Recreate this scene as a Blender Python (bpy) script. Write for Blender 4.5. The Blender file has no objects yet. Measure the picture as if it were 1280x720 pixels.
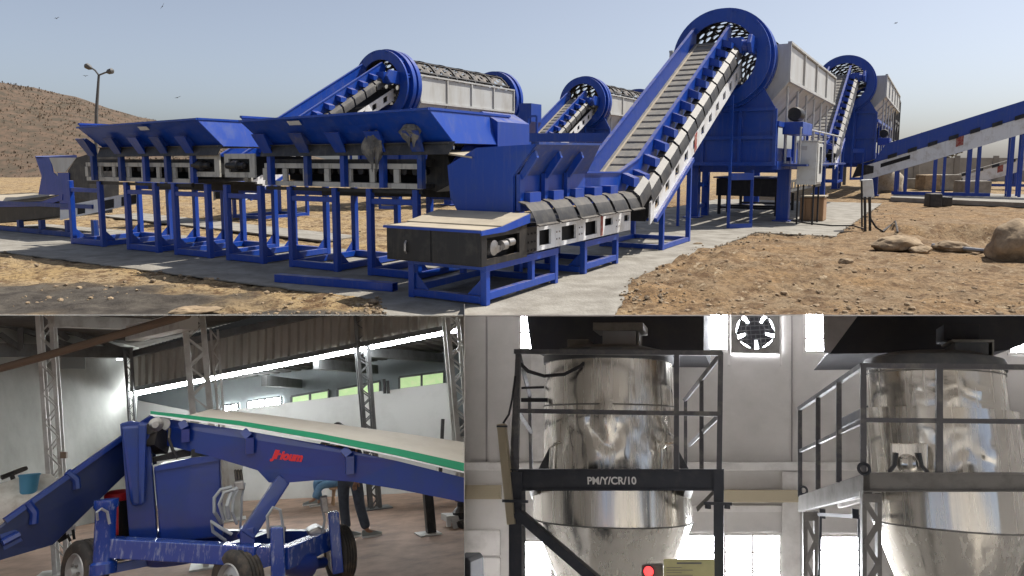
import bpy, bmesh, math, random
from mathutils import Vector, Matrix, noise
random.seed(7)
scn = bpy.context.scene
COL = scn.collection

# ------------------------------------------------------------------ camera
CAM_H = 1.6
FPX, CX, CY, HOR = 900.0, 640.0, 300.0, 199.0
PITCH = math.atan((CY - HOR) / FPX)
cam_data = bpy.data.cameras.new("camera")
cam = bpy.data.objects.new("camera", cam_data)
COL.objects.link(cam)
cam.location = (0, 0, CAM_H)
cam.rotation_euler = (math.pi / 2 - PITCH, 0, 0)
cam_data.sensor_fit = 'HORIZONTAL'
cam_data.sensor_width = 36.0
cam_data.lens = 36.0 * FPX / 1280.0
cam_data.shift_y = -(360.0 - CY) / 1280.0
cam_data.clip_start = 0.05
cam_data.clip_end = 6000
scn.camera = cam

# ------------------------------------------------------------------ sky and sun
SUN_AZ = Vector((0.92, 0.39, 0)).normalized()
SUN_EL = math.radians(56)
world = bpy.data.worlds.new("World")
scn.world = world
world.use_nodes = True
wn = world.node_tree
for n in list(wn.nodes):
    wn.nodes.remove(n)
sky_n = wn.nodes.new('ShaderNodeTexSky')
sky_n.sky_type = 'NISHITA'
sky_n.sun_disc = False
sky_n.sun_elevation = SUN_EL
sky_n.sun_rotation = math.atan2(SUN_AZ.x, SUN_AZ.y)
sky_n.altitude = 0
sky_n.air_density = 0.75
sky_n.dust_density = 2.1
sky_n.ozone_density = 3.0
bg_n = wn.nodes.new('ShaderNodeBackground')
bg_n.inputs['Strength'].default_value = 0.098
out_n = wn.nodes.new('ShaderNodeOutputWorld')
hs_n = wn.nodes.new('ShaderNodeHueSaturation')          # hazy, greyish sky
hs_n.inputs['Saturation'].default_value = 0.60
wn.links.new(sky_n.outputs[0], hs_n.inputs['Color'])
wn.links.new(hs_n.outputs[0], bg_n.inputs[0])
wn.links.new(bg_n.outputs[0], out_n.inputs[0])

sun_data = bpy.data.lights.new("sun", 'SUN')
sun_data.energy = 4.3
sun_data.angle = math.radians(0.6)
sun_data.color = (1.0, 0.94, 0.85)
sun = bpy.data.objects.new("sun", sun_data)
COL.objects.link(sun)
to_sun = Vector((SUN_AZ.x * math.cos(SUN_EL), SUN_AZ.y * math.cos(SUN_EL), math.sin(SUN_EL)))
sun.rotation_euler = to_sun.to_track_quat('Z', 'Y').to_euler()
sun.location = (20, 10, 40)

vs = scn.view_settings
vs.view_transform = 'Standard'
vs.look = 'None'
vs.exposure = 0.55
vs.gamma = 1.0
vs.use_curve_mapping = False
scn.cycles.max_bounces = 8
scn.cycles.diffuse_bounces = 4
scn.cycles.glossy_bounces = 4

# ------------------------------------------------------------------ picture geometry helpers
EYE = Vector((0, 0, CAM_H))
RT = Vector((1, 0, 0))
FW = Vector((0, math.cos(PITCH), -math.sin(PITCH)))
UPV = Vector((0, math.sin(PITCH), math.cos(PITCH)))
ZUP = Vector((0, 0, 1))


def ray(x, y):
    return FW + RT * ((x - CX) / FPX) + UPV * ((CY - y) / FPX)


def ground(x, y, z=0.0):
    d = ray(x, y)
    return EYE + d * ((z - CAM_H) / d.z)


def hit(x, y, p, n):
    d = ray(x, y)
    return EYE + d * ((p - EYE).dot(n) / d.dot(n))


# the yard's own axes: u runs along the screening lines, v across them
_a = ray(1172, 199)
AX = Vector((_a.x, _a.y, 0)).normalized()
BX = Vector((-AX.y, AX.x, 0))
YO = ground(608, 383)
YROT = math.atan2(AX.y, AX.x)


def Y(u, v, z):
    return YO + AX * u + BX * v + ZUP * z


def yl(p):
    d = p - YO
    return d.dot(AX), d.dot(BX), d.z


def side(x, y, v):
    return yl(hit(x, y, YO + BX * v, BX))


def front(x, y, u):
    return yl(hit(x, y, YO + AX * u, AX))


# ------------------------------------------------------------------ mesh builder
class MB:
    def __init__(s):
        s.v = []
        s.f = []

    def add(s, vs_, fs):
        o = len(s.v)
        s.v += [Vector(p) for p in vs_]
        s.f += [tuple(i + o for i in f) for f in fs]
        return s

    def hexa(s, b, t):
        return s.add(list(b) + list(t), [(3, 2, 1, 0), (4, 5, 6, 7), (0, 1, 5, 4), (1, 2, 6, 5), (2, 3, 7, 6), (3, 0, 4, 7)])

    def bar(s, p0, p1, w, h, up=ZUP):
        p0 = Vector(p0); p1 = Vector(p1)
        d = (p1 - p0).normalized()
        x = d.cross(up)
        if x.length < 1e-4:
            x = d.cross(AX)
        x.normalize()
        z = x.cross(d).normalized()
        a = x * (w / 2); b = z * (h / 2)
        return s.hexa([p0 - a - b, p0 + a - b, p0 + a + b, p0 - a + b], [p1 - a - b, p1 + a - b, p1 + a + b, p1 - a + b])

    def prism(s, pts, vec):
        n = len(pts)
        pts = [Vector(p) for p in pts]
        vec = Vector(vec)
        fs = [tuple(range(n - 1, -1, -1)), tuple(range(n, 2 * n))]
        for i in range(n):
            j = (i + 1) % n
            fs.append((i, j, n + j, n + i))
        return s.add(pts + [p + vec for p in pts], fs)

    def plate(s, pts, t):
        pts = [Vector(p) for p in pts]
        n = Vector((0, 0, 0))
        for i in range(len(pts)):
            n += pts[i].cross(pts[(i + 1) % len(pts)])
        n.normalize()
        return s.prism([p - n * (t / 2) for p in pts], n * t)

    def tube(s, pts, r, n=8, close=True):
        pts = [Vector(p) for p in pts]
        rs = r if isinstance(r, (list, tuple)) else [r] * len(pts)
        rings = []
        x = None
        for i, p in enumerate(pts):
            d = (pts[min(i + 1, len(pts) - 1)] - pts[max(i - 1, 0)]).normalized()
            if x is None:
                x = d.cross(ZUP)
                if x.length < 1e-3:
                    x = d.cross(Vector((1, 0, 0)))
            else:
                x = x - d * x.dot(d)
            x.normalize()
            y = d.cross(x)
            rings.append([p + (x * math.cos(2 * math.pi * k / n) + y * math.sin(2 * math.pi * k / n)) * rs[i] for k in range(n)])
        vs_ = [q for rg in rings for q in rg]
        fs = []
        for i in range(len(rings) - 1):
            for k in range(n):
                j = (k + 1) % n
                fs.append((i * n + k, i * n + j, (i + 1) * n + j, (i + 1) * n + k))
        if close:
            fs.append(tuple(range(n - 1, -1, -1)))
            fs.append(tuple((len(rings) - 1) * n + k for k in range(n)))
        return s.add(vs_, fs)

    def lathe(s, c, axis, prof, n=32, ref=None, cap=False, a0=0.0, a1=2 * math.pi):
        c = Vector(c); axis = Vector(axis).normalized()
        x = axis.cross(ref if ref else ZUP)
        if x.length < 1e-3:
            x = axis.cross(Vector((1, 0, 0)))
        x.normalize(); y = axis.cross(x)
        full = abs(a1 - a0 - 2 * math.pi) < 1e-6
        m = n if full else n + 1
        vs_ = []
        for (r, h) in prof:
            for k in range(m):
                t = a0 + (a1 - a0) * k / n
                vs_.append(c + axis * h + (x * math.cos(t) + y * math.sin(t)) * r)
        fs = []
        for i in range(len(prof) - 1):
            for k in range(n):
                j = (k + 1) % m
                fs.append((i * m + k, i * m + j, (i + 1) * m + j, (i + 1) * m + k))
        if cap:
            fs.append(tuple(range(m - 1, -1, -1)))
            fs.append(tuple((len(prof) - 1) * m + k for k in range(m)))
        return s.add(vs_, fs)

    def ring(s, c, axis, ro, ri, th, n=48):
        return s.lathe(c, axis, [(ri, 0), (ro, 0), (ro, th), (ri, th), (ri, 0)], n)

    def ybox(s, u0, u1, v0, v1, z0, z1):
        return s.hexa([Y(u0, v0, z0), Y(u1, v0, z0), Y(u1, v1, z0), Y(u0, v1, z0)],
                      [Y(u0, v0, z1), Y(u1, v0, z1), Y(u1, v1, z1), Y(u0, v1, z1)])

    def ybar(s, a, b, w, h):
        return s.bar(Y(*a), Y(*b), w, h)


def tag(o, label=None, cat=None, group=None, kind=None):
    if label: o['label'] = label
    if cat: o['category'] = cat
    if group: o['group'] = group
    if kind: o['kind'] = kind
    return o


def thing(name, loc, label, cat, group=None, rot=None):
    o = bpy.data.objects.new(name, None)
    COL.objects.link(o)
    o.empty_display_size = 0.2
    m = (rot.to_4x4() if rot is not None else Matrix.Rotation(YROT, 4, 'Z'))
    o.matrix_world = Matrix.Translation(Vector(loc)) @ m
    return tag(o, label, cat, group)


def obj(name, mb, mat, parent=None, smooth=False, bevel=0.0, kind=None):
    """links the collected shape as ONE mesh object; parts are stored in the frame of their parent"""
    inv = None
    if parent is not None:
        chain = Matrix.Identity(4)
        q = parent
        while q is not None:
            chain = q.matrix_basis @ chain
            q = q.parent
        inv = chain.inverted()
        org = Matrix.Identity(4)
        vs_ = [inv @ p for p in mb.v]
    else:
        n = max(1, len(mb.v))
        c = Vector((sum(p.x for p in mb.v) / n, sum(p.y for p in mb.v) / n, min(p.z for p in mb.v)))
        vs_ = [p - c for p in mb.v]
    me = bpy.data.meshes.new(name)
    me.from_pydata(vs_, [], mb.f)
    bm = bmesh.new(); bm.from_mesh(me)
    bmesh.ops.recalc_face_normals(bm, faces=bm.faces)
    bm.to_mesh(me); bm.free()
    me.materials.append(mat)
    o = bpy.data.objects.new(name, me)
    COL.objects.link(o)
    if parent is not None:
        o.parent = parent
    else:
        o.location = c
    if smooth:
        me.polygons.foreach_set('use_smooth', [True] * len(me.polygons))
        me.set_sharp_from_angle(angle=math.radians(38))
    if bevel:
        b = o.modifiers.new('bevel', 'BEVEL'); b.width = bevel; b.segments = 2; b.limit_method = 'ANGLE'
        b.angle_limit = math.radians(40)
    if kind:
        o['kind'] = kind
    return o


def struct(name, mb, mat, smooth=False):
    return obj(name, mb, mat, None, smooth, kind='structure')


# ------------------------------------------------------------------ materials
def lin(r, g, b):
    f = lambda c: ((c / 255.0 + 0.055) / 1.055) ** 2.4 if c > 10 else c / 255.0 / 12.92
    return (f(r), f(g), f(b), 1)


def mat(name, col, rough=0.6, metal=0.0, col2=None, scale=4.0, lo=0.45, hi=0.7, bump=0.0, bscale=None, detail=6.0,
        stretch=None, spec=0.5, rvar=0.0, emit=None, estr=0.0, coat=0.0):
    m = bpy.data.materials.new(name)
    m.use_nodes = True
    nt = m.node_tree
    b = nt.nodes['Principled BSDF']
    b.inputs['Roughness'].default_value = rough
    b.inputs['Metallic'].default_value = metal
    b.inputs['Specular IOR Level'].default_value = spec
    b.inputs['Coat Weight'].default_value = coat
    b.inputs['Base Color'].default_value = col if len(col) == 4 else (*col, 1)
    if emit:
        b.inputs['Emission Color'].default_value = (*emit, 1)
        b.inputs['Emission Strength'].default_value = estr
    geo = nt.nodes.new('ShaderNodeNewGeometry')
    src = geo.outputs['Position']
    if stretch:
        mp = nt.nodes.new('ShaderNodeMapping')
        mp.inputs['Scale'].default_value = stretch
        nt.links.new(src, mp.inputs['Vector'])
        src = mp.outputs[0]
    if col2 is not None:
        nz = nt.nodes.new('ShaderNodeTexNoise')
        nz.inputs['Scale'].default_value = scale
        nz.inputs['Detail'].default_value = detail
        nz.inputs['Roughness'].default_value = 0.65
        nt.links.new(src, nz.inputs['Vector'])
        rp = nt.nodes.new('ShaderNodeMapRange')
        rp.inputs['From Min'].default_value = lo
        rp.inputs['From Max'].default_value = hi
        nt.links.new(nz.outputs['Fac'], rp.inputs['Value'])
        mx = nt.nodes.new('ShaderNodeMix'); mx.data_type = 'RGBA'
        mx.inputs[6].default_value = col if len(col) == 4 else (*col, 1)
        mx.inputs[7].default_value = col2 if len(col2) == 4 else (*col2, 1)
        nt.links.new(rp.outputs[0], mx.inputs[0])
        nt.links.new(mx.outputs[2], b.inputs['Base Color'])
        if rvar:
            rr = nt.nodes.new('ShaderNodeMapRange')
            rr.inputs['To Min'].default_value = rough
            rr.inputs['To Max'].default_value = min(1, rough + rvar)
            nt.links.new(rp.outputs[0], rr.inputs['Value'])
            nt.links.new(rr.outputs[0], b.inputs['Roughness'])
    if bump:
        nb = nt.nodes.new('ShaderNodeTexNoise')
        nb.inputs['Scale'].default_value = bscale or scale * 3
        nb.inputs['Detail'].default_value = 5
        nt.links.new(src, nb.inputs['Vector'])
        bp = nt.nodes.new('ShaderNodeBump')
        bp.inputs['Strength'].default_value = bump
        bp.inputs['Distance'].default_value = 0.02
        nt.links.new(nb.outputs['Fac'], bp.inputs['Height'])
        nt.links.new(bp.outputs[0], b.inputs['Normal'])
    return m


M = {}
M['blue'] = mat('blue_paint', (0.004, 0.048, 0.33), 0.34, 0, (0.035, 0.075, 0.25), 3.0, 0.50, 0.85, rvar=0.35, detail=12)
M['blue_dusty'] = mat('dusty_blue_paint', (0.006, 0.040, 0.22), 0.45, 0, (0.13, 0.125, 0.13), 2.6, 0.52, 0.78, rvar=0.3)


def settle_dust(m, dust=(0.27, 0.225, 0.165, 1), amount=0.75, streak=0.25):
    """dust lying on upward faces, thin run-off streaks on the upright ones"""
    nt_ = m.node_tree; b_ = nt_.nodes['Principled BSDF']
    src = b_.inputs['Base Color'].links[0].from_socket
    g = nt_.nodes.new('ShaderNodeNewGeometry'); sx = nt_.nodes.new('ShaderNodeSeparateXYZ')
    nt_.links.new(g.outputs['True Normal'], sx.inputs[0])
    up_ = nt_.nodes.new('ShaderNodeMapRange'); up_.inputs['From Min'].default_value = .45; up_.inputs['From Max'].default_value = .95
    nt_.links.new(sx.outputs['Z'], up_.inputs['Value'])
    n1 = nt_.nodes.new('ShaderNodeTexNoise'); n1.inputs['Scale'].default_value = 5; n1.inputs['Detail'].default_value = 9; n1.inputs['Roughness'].default_value = .7
    nt_.links.new(g.outputs['Position'], n1.inputs['Vector'])
    r1 = nt_.nodes.new('ShaderNodeMapRange'); r1.inputs['From Min'].default_value = .32; r1.inputs['From Max'].default_value = .62; r1.inputs['To Max'].default_value = amount
    nt_.links.new(n1.outputs['Fac'], r1.inputs['Value'])
    mu = nt_.nodes.new('ShaderNodeMath'); mu.operation = 'MULTIPLY'
    nt_.links.new(up_.outputs[0], mu.inputs[0]); nt_.links.new(r1.outputs[0], mu.inputs[1])
    mp_ = nt_.nodes.new('ShaderNodeMapping'); mp_.inputs['Scale'].default_value = (13, 13, .9)
    nt_.links.new(g.outputs['Position'], mp_.inputs['Vector'])
    n2 = nt_.nodes.new('ShaderNodeTexNoise'); n2.inputs['Scale'].default_value = 1.0; n2.inputs['Detail'].default_value = 8; n2.inputs['Roughness'].default_value = .75
    nt_.links.new(mp_.outputs[0], n2.inputs['Vector'])
    r2 = nt_.nodes.new('ShaderNodeMapRange'); r2.inputs['From Min'].default_value = .52; r2.inputs['From Max'].default_value = .78; r2.inputs['To Max'].default_value = streak
    nt_.links.new(n2.outputs['Fac'], r2.inputs['Value'])
    mxm = nt_.nodes.new('ShaderNodeMath'); mxm.operation = 'MAXIMUM'
    nt_.links.new(mu.outputs[0], mxm.inputs[0]); nt_.links.new(r2.outputs[0], mxm.inputs[1])
    mx = nt_.nodes.new('ShaderNodeMix'); mx.data_type = 'RGBA'; mx.inputs[7].default_value = dust
    nt_.links.new(mxm.outputs[0], mx.inputs[0]); nt_.links.new(src, mx.inputs[6]); nt_.links.new(mx.outputs[2], b_.inputs['Base Color'])


settle_dust(M['blue'], amount=.6, streak=.22)
settle_dust(M['blue_dusty'], amount=.85, streak=.45)
M['grey_paint'] = mat('pale_grey_paint', (0.50, 0.51, 0.50), 0.5, 0, (0.36, 0.34, 0.30), 1.7, 0.45, 0.8, stretch=(1, 1, 0.35))
M['white_paint'] = mat('white_paint', (0.72, 0.74, 0.76), 0.45, 0, (0.42, 0.39, 0.34), 2.4, 0.5, 0.78)
M['cream_paint'] = mat('worn_cream_paint', (0.50, 0.49, 0.44), 0.6, 0, (0.14, 0.13, 0.12), 9, 0.5, 0.75, stretch=(1, 1, 0.25))
M['black_steel'] = mat('black_steel', (0.012, 0.012, 0.013), 0.5, 0.1, (0.05, 0.045, 0.04), 5, 0.5, 0.8)
M['dark_rubber'] = mat('dark_rubber', (0.028, 0.028, 0.03), 0.55, 0, (0.085, 0.08, 0.07), 6, 0.45, 0.8)
M['dusty_top'] = mat('dust_covered_plate', (0.40, 0.35, 0.265), 0.85, 0, (0.30, 0.26, 0.20), 3, 0.4, 0.7, bump=0.1)
M['belt'] = mat('belt_rubber', (0.16, 0.155, 0.145), 0.8, 0, (0.30, 0.27, 0.22), 4, 0.4, 0.75)
M['cleat'] = mat('dusty_belt_cleat', (0.42, 0.36, 0.27), 0.9)
M['drum'] = mat('drum_steel', (0.05, 0.046, 0.042), 0.6, 0.3, (0.12, 0.10, 0.085), 3)
M['steel'] = mat('bare_steel', (0.35, 0.34, 0.33), 0.4, 0.8, (0.2, 0.18, 0.16), 6)
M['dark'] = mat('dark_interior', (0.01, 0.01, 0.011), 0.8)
M['cabinet'] = mat('cabinet_paint', (0.62, 0.64, 0.62), 0.4, 0, (0.5, 0.49, 0.45), 4)
M['concrete'] = mat('concrete', (0.30, 0.285, 0.25), 0.92, 0, (0.17, 0.155, 0.13), 2.3, 0.38, 0.68, bump=0.7, bscale=26)
M['rubble'] = mat('rubble', (0.27, 0.215, 0.15), 0.95, 0, (0.17, 0.125, 0.08), 5, .35, .7, bump=.4, bscale=20)
M['boulder'] = mat('boulder', (0.36, 0.27, 0.17), 0.95, 0, (0.17, 0.125, 0.08), 5, 0.38, 0.68, bump=1.0, bscale=12, detail=10)
M['wood'] = mat('packing_wood', (0.33, 0.20, 0.11), 0.85, 0, (0.22, 0.12, 0.06), 8, stretch=(1, 1, 0.2))
M['cloth'] = mat('dusty_cloth', (0.10, 0.10, 0.10), 0.95, 0, (0.26, 0.24, 0.20), 8)
M['sack'] = mat('sackcloth', (0.40, 0.35, 0.27), 0.95, 0, (0.25, 0.21, 0.15), 10)
M['red_tape'] = mat('red_tape', (0.30, 0.05, 0.04), 0.7, 0, (0.4, 0.3, 0.25), 14)
M['plaque'] = mat('name_plate', (0.6, 0.6, 0.58), 0.4)
M['red'] = mat('red_paint', (0.55, 0.02, 0.02), 0.5)
M['glass_dark'] = mat('dark_glass', (0.03, 0.035, 0.04), 0.1)
M['lamp_metal'] = mat('lamp_post_metal', (0.10, 0.10, 0.10), 0.6, 0.3)
settle_dust(M['white_paint'], (0.20, 0.16, 0.12, 1), .5, .35)
settle_dust(M['grey_paint'], (0.26, 0.22, 0.17, 1), .5, .4)
settle_dust(M['dark_rubber'], (0.20, 0.17, 0.13, 1), .6, .35)
settle_dust(M['black_steel'], (0.16, 0.13, 0.10, 1), .6, .3)
M['bird'] = mat('bird_feathers', (0.02, 0.018, 0.016), 0.8)
M['leaf'] = mat('dusty_leaf', (0.10, 0.09, 0.05), 0.9)
M['bark'] = mat('bark', (0.09, 0.07, 0.05), 0.9)
M['bush'] = mat('dry_brush', (0.17, 0.118, 0.078), 0.95, 0, (0.12, 0.092, 0.06), 0.3)
M['wall_far'] = mat('far_wall_plaster', (0.26, 0.25, 0.23), 0.9, 0, (0.19, 0.18, 0.165), 1.0)

# ================================================================== THE YARD
def smooth01(a, b, x):
    t = max(0.0, min(1.0, (x - a) / (b - a)))
    return t * t * (3 - 2 * t)


def fbm(p, o=4):
    s = 0.0; a = 1.0
    for i in range(o):
        s += a * noise.noise(p); p = p * 2.07; a *= 0.52
    return s


Y_CUT = ground(640, 393.5).y          # the yard ends here in a straight cut edge
G0 = -0.02


def pad_edge(x):
    return ground(x, 393.5)


_pf = [yl(pad_edge(484)), yl(pad_edge(768))]
PAD = [(-0.3, 15), (-0.3, 1.35), (_pf[0][0], _pf[0][1]), (_pf[1][0], _pf[1][1]), (2.4, -0.75), (9.8, -0.78), (9.8, -2.4), (23, -2.5), (23, 3.4), (3.0, 3.4), (3.0, 15)]


def in_pad(u, v, grow=0.0):
    c = False
    n = len(PAD)
    for i in range(n):
        x1, y1 = PAD[i]; x2, y2 = PAD[(i + 1) % n]
        if (y1 > v) != (y2 > v) and u < (x2 - x1) * (v - y1) / (y2 - y1) + x1:
            c = not c
    return c


def mud_amount(p):
    n = 0.6 * noise.noise(p * 0.9) + 0.3 * noise.noise(p * 2.7) + .12 * noise.noise(p * 9)
    e = 1.0 - math.hypot((p.x + 6.2) / 3.6, (p.y - 8.1) / 1.35)
    e2 = 0.8 - math.hypot((p.x + 2.5) / 2.2, (p.y - 7.35) / .42)
    return smooth01(-0.05, 0.35, max(e, e2) + n * 0.55)


def ground_z(x, y):
    p = Vector((x, y, 0))
    u, v, _ = yl(p)
    near = smooth01(Y_CUT, Y_CUT + 0.5, y)
    fade = 1.0 - smooth01(40, 90, y)
    z = G0 + near * fade * (0.035 * fbm(p * 0.8, 4) + 0.045 * fbm(p * 3.1 + Vector((5, 3, 1)), 5) + .045 * abs(noise.noise(p * 6.3)) * (.4 + .6 * smooth01(-1, 1.5, x)) - .012)
    # heaped soil right of the slab
    hp = math.exp(-(((x - 3.3) / 1.5) ** 2 + ((y - 10.6) / 2.2) ** 2))
    z += near * hp * (0.10 + 0.13 * fbm(p * 2.2, 4))
    hp = math.exp(-(((x + 2.3) / 1.4) ** 2 + ((y - 8.2) / 0.35) ** 2))
    z += near * hp * 0.05
    # dug trench with a bank, right foreground
    bank = smooth01(17.2, 17.75, y + 0.5 * noise.noise(p * 0.6) + .15 * noise.noise(p * 3)) 
    tr = smooth01(8.6, 9.6, x) * smooth01(10.5, 14.5, y) * (1 - bank) * (1 - smooth01(13.5, 15.5, x))
    z -= 0.42 * tr
    return z


def grow_axis(start, step, rate, end):
    r = [start]
    while r[-1] < end:
        r.append(r[-1] + step); step *= rate
    return r


gy = grow_axis(ground(640, 393.5, G0).y, 0.045, 1.022, 5000)
xr = grow_axis(0, 0.055, 1.017, 5000)
gx = [-x for x in reversed(xr[1:])] + xr
mb = MB(); mud = []; brown = []
for yy in gy:
    for xx in gx:
        if yy < 120 and abs(xx) < 120:
            zz = ground_z(xx, yy)
            u, v, _ = yl(Vector((xx, yy, 0)))
            if in_pad(u, v) and yy < 60:
                zz = min(zz, -0.045)
                if not in_pad(u - .12, v) or not in_pad(u + .12, v) or not in_pad(u, v + .12) or not in_pad(u, v - .12):
                    zz = max(zz, -0.03)
            mud.append(mud_amount(Vector((xx, yy, 0))) if yy < 14 else 0.0)
            brown.append(smooth01(-.3, 1.0, xx - .5 + .8 * noise.noise(Vector((xx * .5, yy * .5, 3)))) * (1 - smooth01(24, 40, yy)))
        else:
            zz = G0; mud.append(0.0); brown.append(0.0)
        mb.v.append(Vector((xx, yy, zz)))
W_ = len(gx)
mb.f = [(j * W_ + i, j * W_ + i + 1, (j + 1) * W_ + i + 1, (j + 1) * W_ + i) for j in range(len(gy) - 1) for i in range(W_ - 1)]

gm = bpy.data.materials.new('yard_soil'); gm.use_nodes = True
nt = gm.node_tree; bs = nt.nodes['Principled BSDF']; bs.inputs['Roughness'].default_value = 0.95
bs.inputs['Specular IOR Level'].default_value = 0.2
geo = nt.nodes.new('ShaderNodeNewGeometry')


def nnoise(scale, detail=6, rough=0.6):
    n = nt.nodes.new('ShaderNodeTexNoise'); n.inputs['Scale'].default_value = scale
    n.inputs['Detail'].default_value = detail; n.inputs['Roughness'].default_value = rough
    nt.links.new(geo.outputs['Position'], n.inputs['Vector']); return n.outputs['Fac']


def nmap(src, a, b, c=0.0, d=1.0):
    n = nt.nodes.new('ShaderNodeMapRange'); n.inputs['From Min'].default_value = a; n.inputs['From Max'].default_value = b
    n.inputs['To Min'].default_value = c; n.inputs['To Max'].default_value = d
    nt.links.new(src, n.inputs['Value']); return n.outputs[0]


def nmix(fac, a, b):
    n = nt.nodes.new('ShaderNodeMix'); n.data_type = 'RGBA'
    nt.links.new(fac, n.inputs[0])
    for k, q in ((6, a), (7, b)):
        if isinstance(q, tuple): n.inputs[k].default_value = (*q, 1)
        else: nt.links.new(q, n.inputs[k])
    return n.outputs[2]


at2 = nt.nodes.new('ShaderNodeAttribute'); at2.attribute_name = 'brown'
c0 = nmix(nmap(nnoise(0.55), .38, .62), (0.40, 0.285, 0.14), (0.36, 0.275, 0.17))
c0b = nmix(nmap(nnoise(0.9, 5), .38, .62), (0.30, 0.195, 0.10), (0.27, 0.20, 0.125))
c1 = nmix(at2.outputs['Fac'], c0, c0b)
c2 = nmix(nmap(nnoise(3.4, 9, .75), .47, .60), c1, (0.14, 0.085, 0.045))
c3 = nmix(nmap(nnoise(17, 9, .8), .50, .62), c2, (0.075, 0.05, 0.032))
c3b = nmix(nmap(nnoise(8, 8, .75), .57, .66), c3, (0.42, 0.34, 0.23))
at_ = nt.nodes.new('ShaderNodeAttribute'); at_.attribute_name = 'mud'
mc = nmix(nmap(nnoise(3.0, 7, .7), .4, .65), (0.055, 0.048, 0.042), (0.13, 0.115, 0.095))
c4 = nmix(at_.outputs['Fac'], c3b, mc)
nt.links.new(c4, bs.inputs['Base Color'])
bp = nt.nodes.new('ShaderNodeBump'); bp.inputs['Strength'].default_value = 0.8; bp.inputs['Distance'].default_value = 0.05
nt.links.new(nnoise(22, 7, .75), bp.inputs['Height']); nt.links.new(bp.outputs[0], bs.inputs['Normal'])
M['soil'] = gm
g_ob = struct('ground', mb, gm, False)
att = g_ob.data.attributes.new('mud', 'FLOAT', 'POINT'); att.data.foreach_set('value', mud)
att = g_ob.data.attributes.new('brown', 'FLOAT', 'POINT'); att.data.foreach_set('value', brown)
g_ob.data.polygons.foreach_set('use_smooth', [True] * len(g_ob.data.polygons))

# concrete slab under the machines, edge broken and uneven
pts = []
for i in range(len(PAD)):
    (a0, b0), (a1, b1) = PAD[i], PAD[(i + 1) % len(PAD)]
    n = max(2, int(math.hypot(a1 - a0, b1 - b0) / 0.12))
    for k in range(n):
        t = k / n
        u, v = a0 + (a1 - a0) * t, b0 + (b1 - b0) * t
        q = Vector((u, v, 0))
        if i not in (2,) and not (i == 1 and k > n - 2) and not (i == 3 and k == 0) and k > 0:
            u += 0.05 * noise.noise(q * 4) + .03 * noise.noise(q * 11); v += 0.06 * noise.noise(q * 4 + Vector((9, 9, 9))) + .03 * noise.noise(q * 12)
        pts.append(Y(u, v, 0))
mb = MB().prism(pts, (0, 0, -0.018))
struct('concrete_slab', mb, M['concrete'])
# slab under the stacking conveyor on the right
mb = MB().prism([Y(24.5, -2.7, 0.0), Y(22.3, -7.6, 0.0), Y(27, -12, 0), Y(30, -9, 0.0), Y(29.5, -2.7, 0.0)], (0, 0, 0.16))
struct('stacker_slab', mb, M['concrete'])
mb = MB().prism([Y(3.6, 6.0, 0.0), Y(4.6, 6.0, 0.0), Y(6.2, 16, 0), Y(5.0, 16, 0.0)], (0, 0, 0.03))
struct('rear_path', mb, M['concrete'])


def rock_mesh(mb, c, r, seed, flat=0.7, n=2, rough=0.35, rot=0.0, sx=1.0, sy=1.0):
    bm = bmesh.new(); bmesh.ops.create_icosphere(bm, subdivisions=n, radius=1.0)
    o = len(mb.v); rnd = Vector((seed * 1.7, seed * 0.9, seed * 2.3))
    cr, sr = math.cos(rot), math.sin(rot)
    for vv in bm.verts:
        d = 1.0 + rough * noise.noise(vv.co * 1.3 + rnd) + rough * .4 * noise.noise(vv.co * 3.7 + rnd)
        p = vv.co * d * r
        p = Vector((p.x * sx, p.y * sy, p.z * flat))
        mb.v.append(c + Vector((p.x * cr - p.y * sr, p.x * sr + p.y * cr, p.z)))
    for f in bm.faces:
        mb.f.append(tuple(o + vv.index for vv in f.verts))
    bm.free()


# loose stones and clods strewn over the soil: nobody could count them
mb = MB(); k = 0
while k < 1500:
    yy = Y_CUT + 0.12 + 22 * random.random() ** 2.0; xx = random.uniform(-0.8, 0.82) * yy
    p = Vector((xx, yy, 0)); u, v, _ = yl(p)
    if in_pad(u, v) and random.random() > 0.0: continue
    if noise.noise(p * 0.7) + 0.35 * random.random() < 0.0: continue
    r = random.choice((0.007, 0.009, 0.012, 0.016, 0.03)) * random.uniform(.7, 1.4)
    rock_mesh(mb, Vector((xx, yy, ground_z(xx, yy) + r * .25)), r, random.random() * 90, .65, 1, .5, random.random() * 6)
    k += 1
mb2 = MB()
for k in range(1100):
    t = random.random()
    seg = random.choice(((2.4, -.75, 9.8, -.78), (2.4, -.75, 9.8, -.78), (_pf[1][0], _pf[1][1], 2.4, -.75), (9.8, -.78, 9.8, -2.4), (9.8, -2.4, 20, -2.5), (-.3, 14, -.3, 1.35), (-.3, 1.35, _pf[0][0], _pf[0][1])))
    u = seg[0] + (seg[2] - seg[0]) * t; v = seg[1] + (seg[3] - seg[1]) * t
    off = abs(random.gauss(0, .38)) - .06
    if noise.noise(Vector((u * .9, v * .9, 7))) < -.1: continue
    if seg[0] == -.3: u -= off
    elif seg[0] == seg[2]: u -= off
    else: v -= off
    q = Y(u, v, 0)
    if q.y < Y_CUT + .08: continue
    r = random.choice((.006, .008, .011, .015, .026)) * random.uniform(.7, 1.4)
    rock_mesh(mb2, Vector((q.x, q.y, max(ground_z(q.x, q.y), -.02 if off > 0 else 0) + r * .3)), r, random.random() * 99, .7, 1, .55, random.random() * 6)
tag(obj('rubble', mb2, M['rubble']), 'grey broken rubble along the edges of the concrete slab', 'rubble', kind='stuff')
tag(obj('loose_stones', mb, M['boulder']), 'loose stones and clods strewn over the tan soil', 'gravel', kind='stuff')

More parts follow.
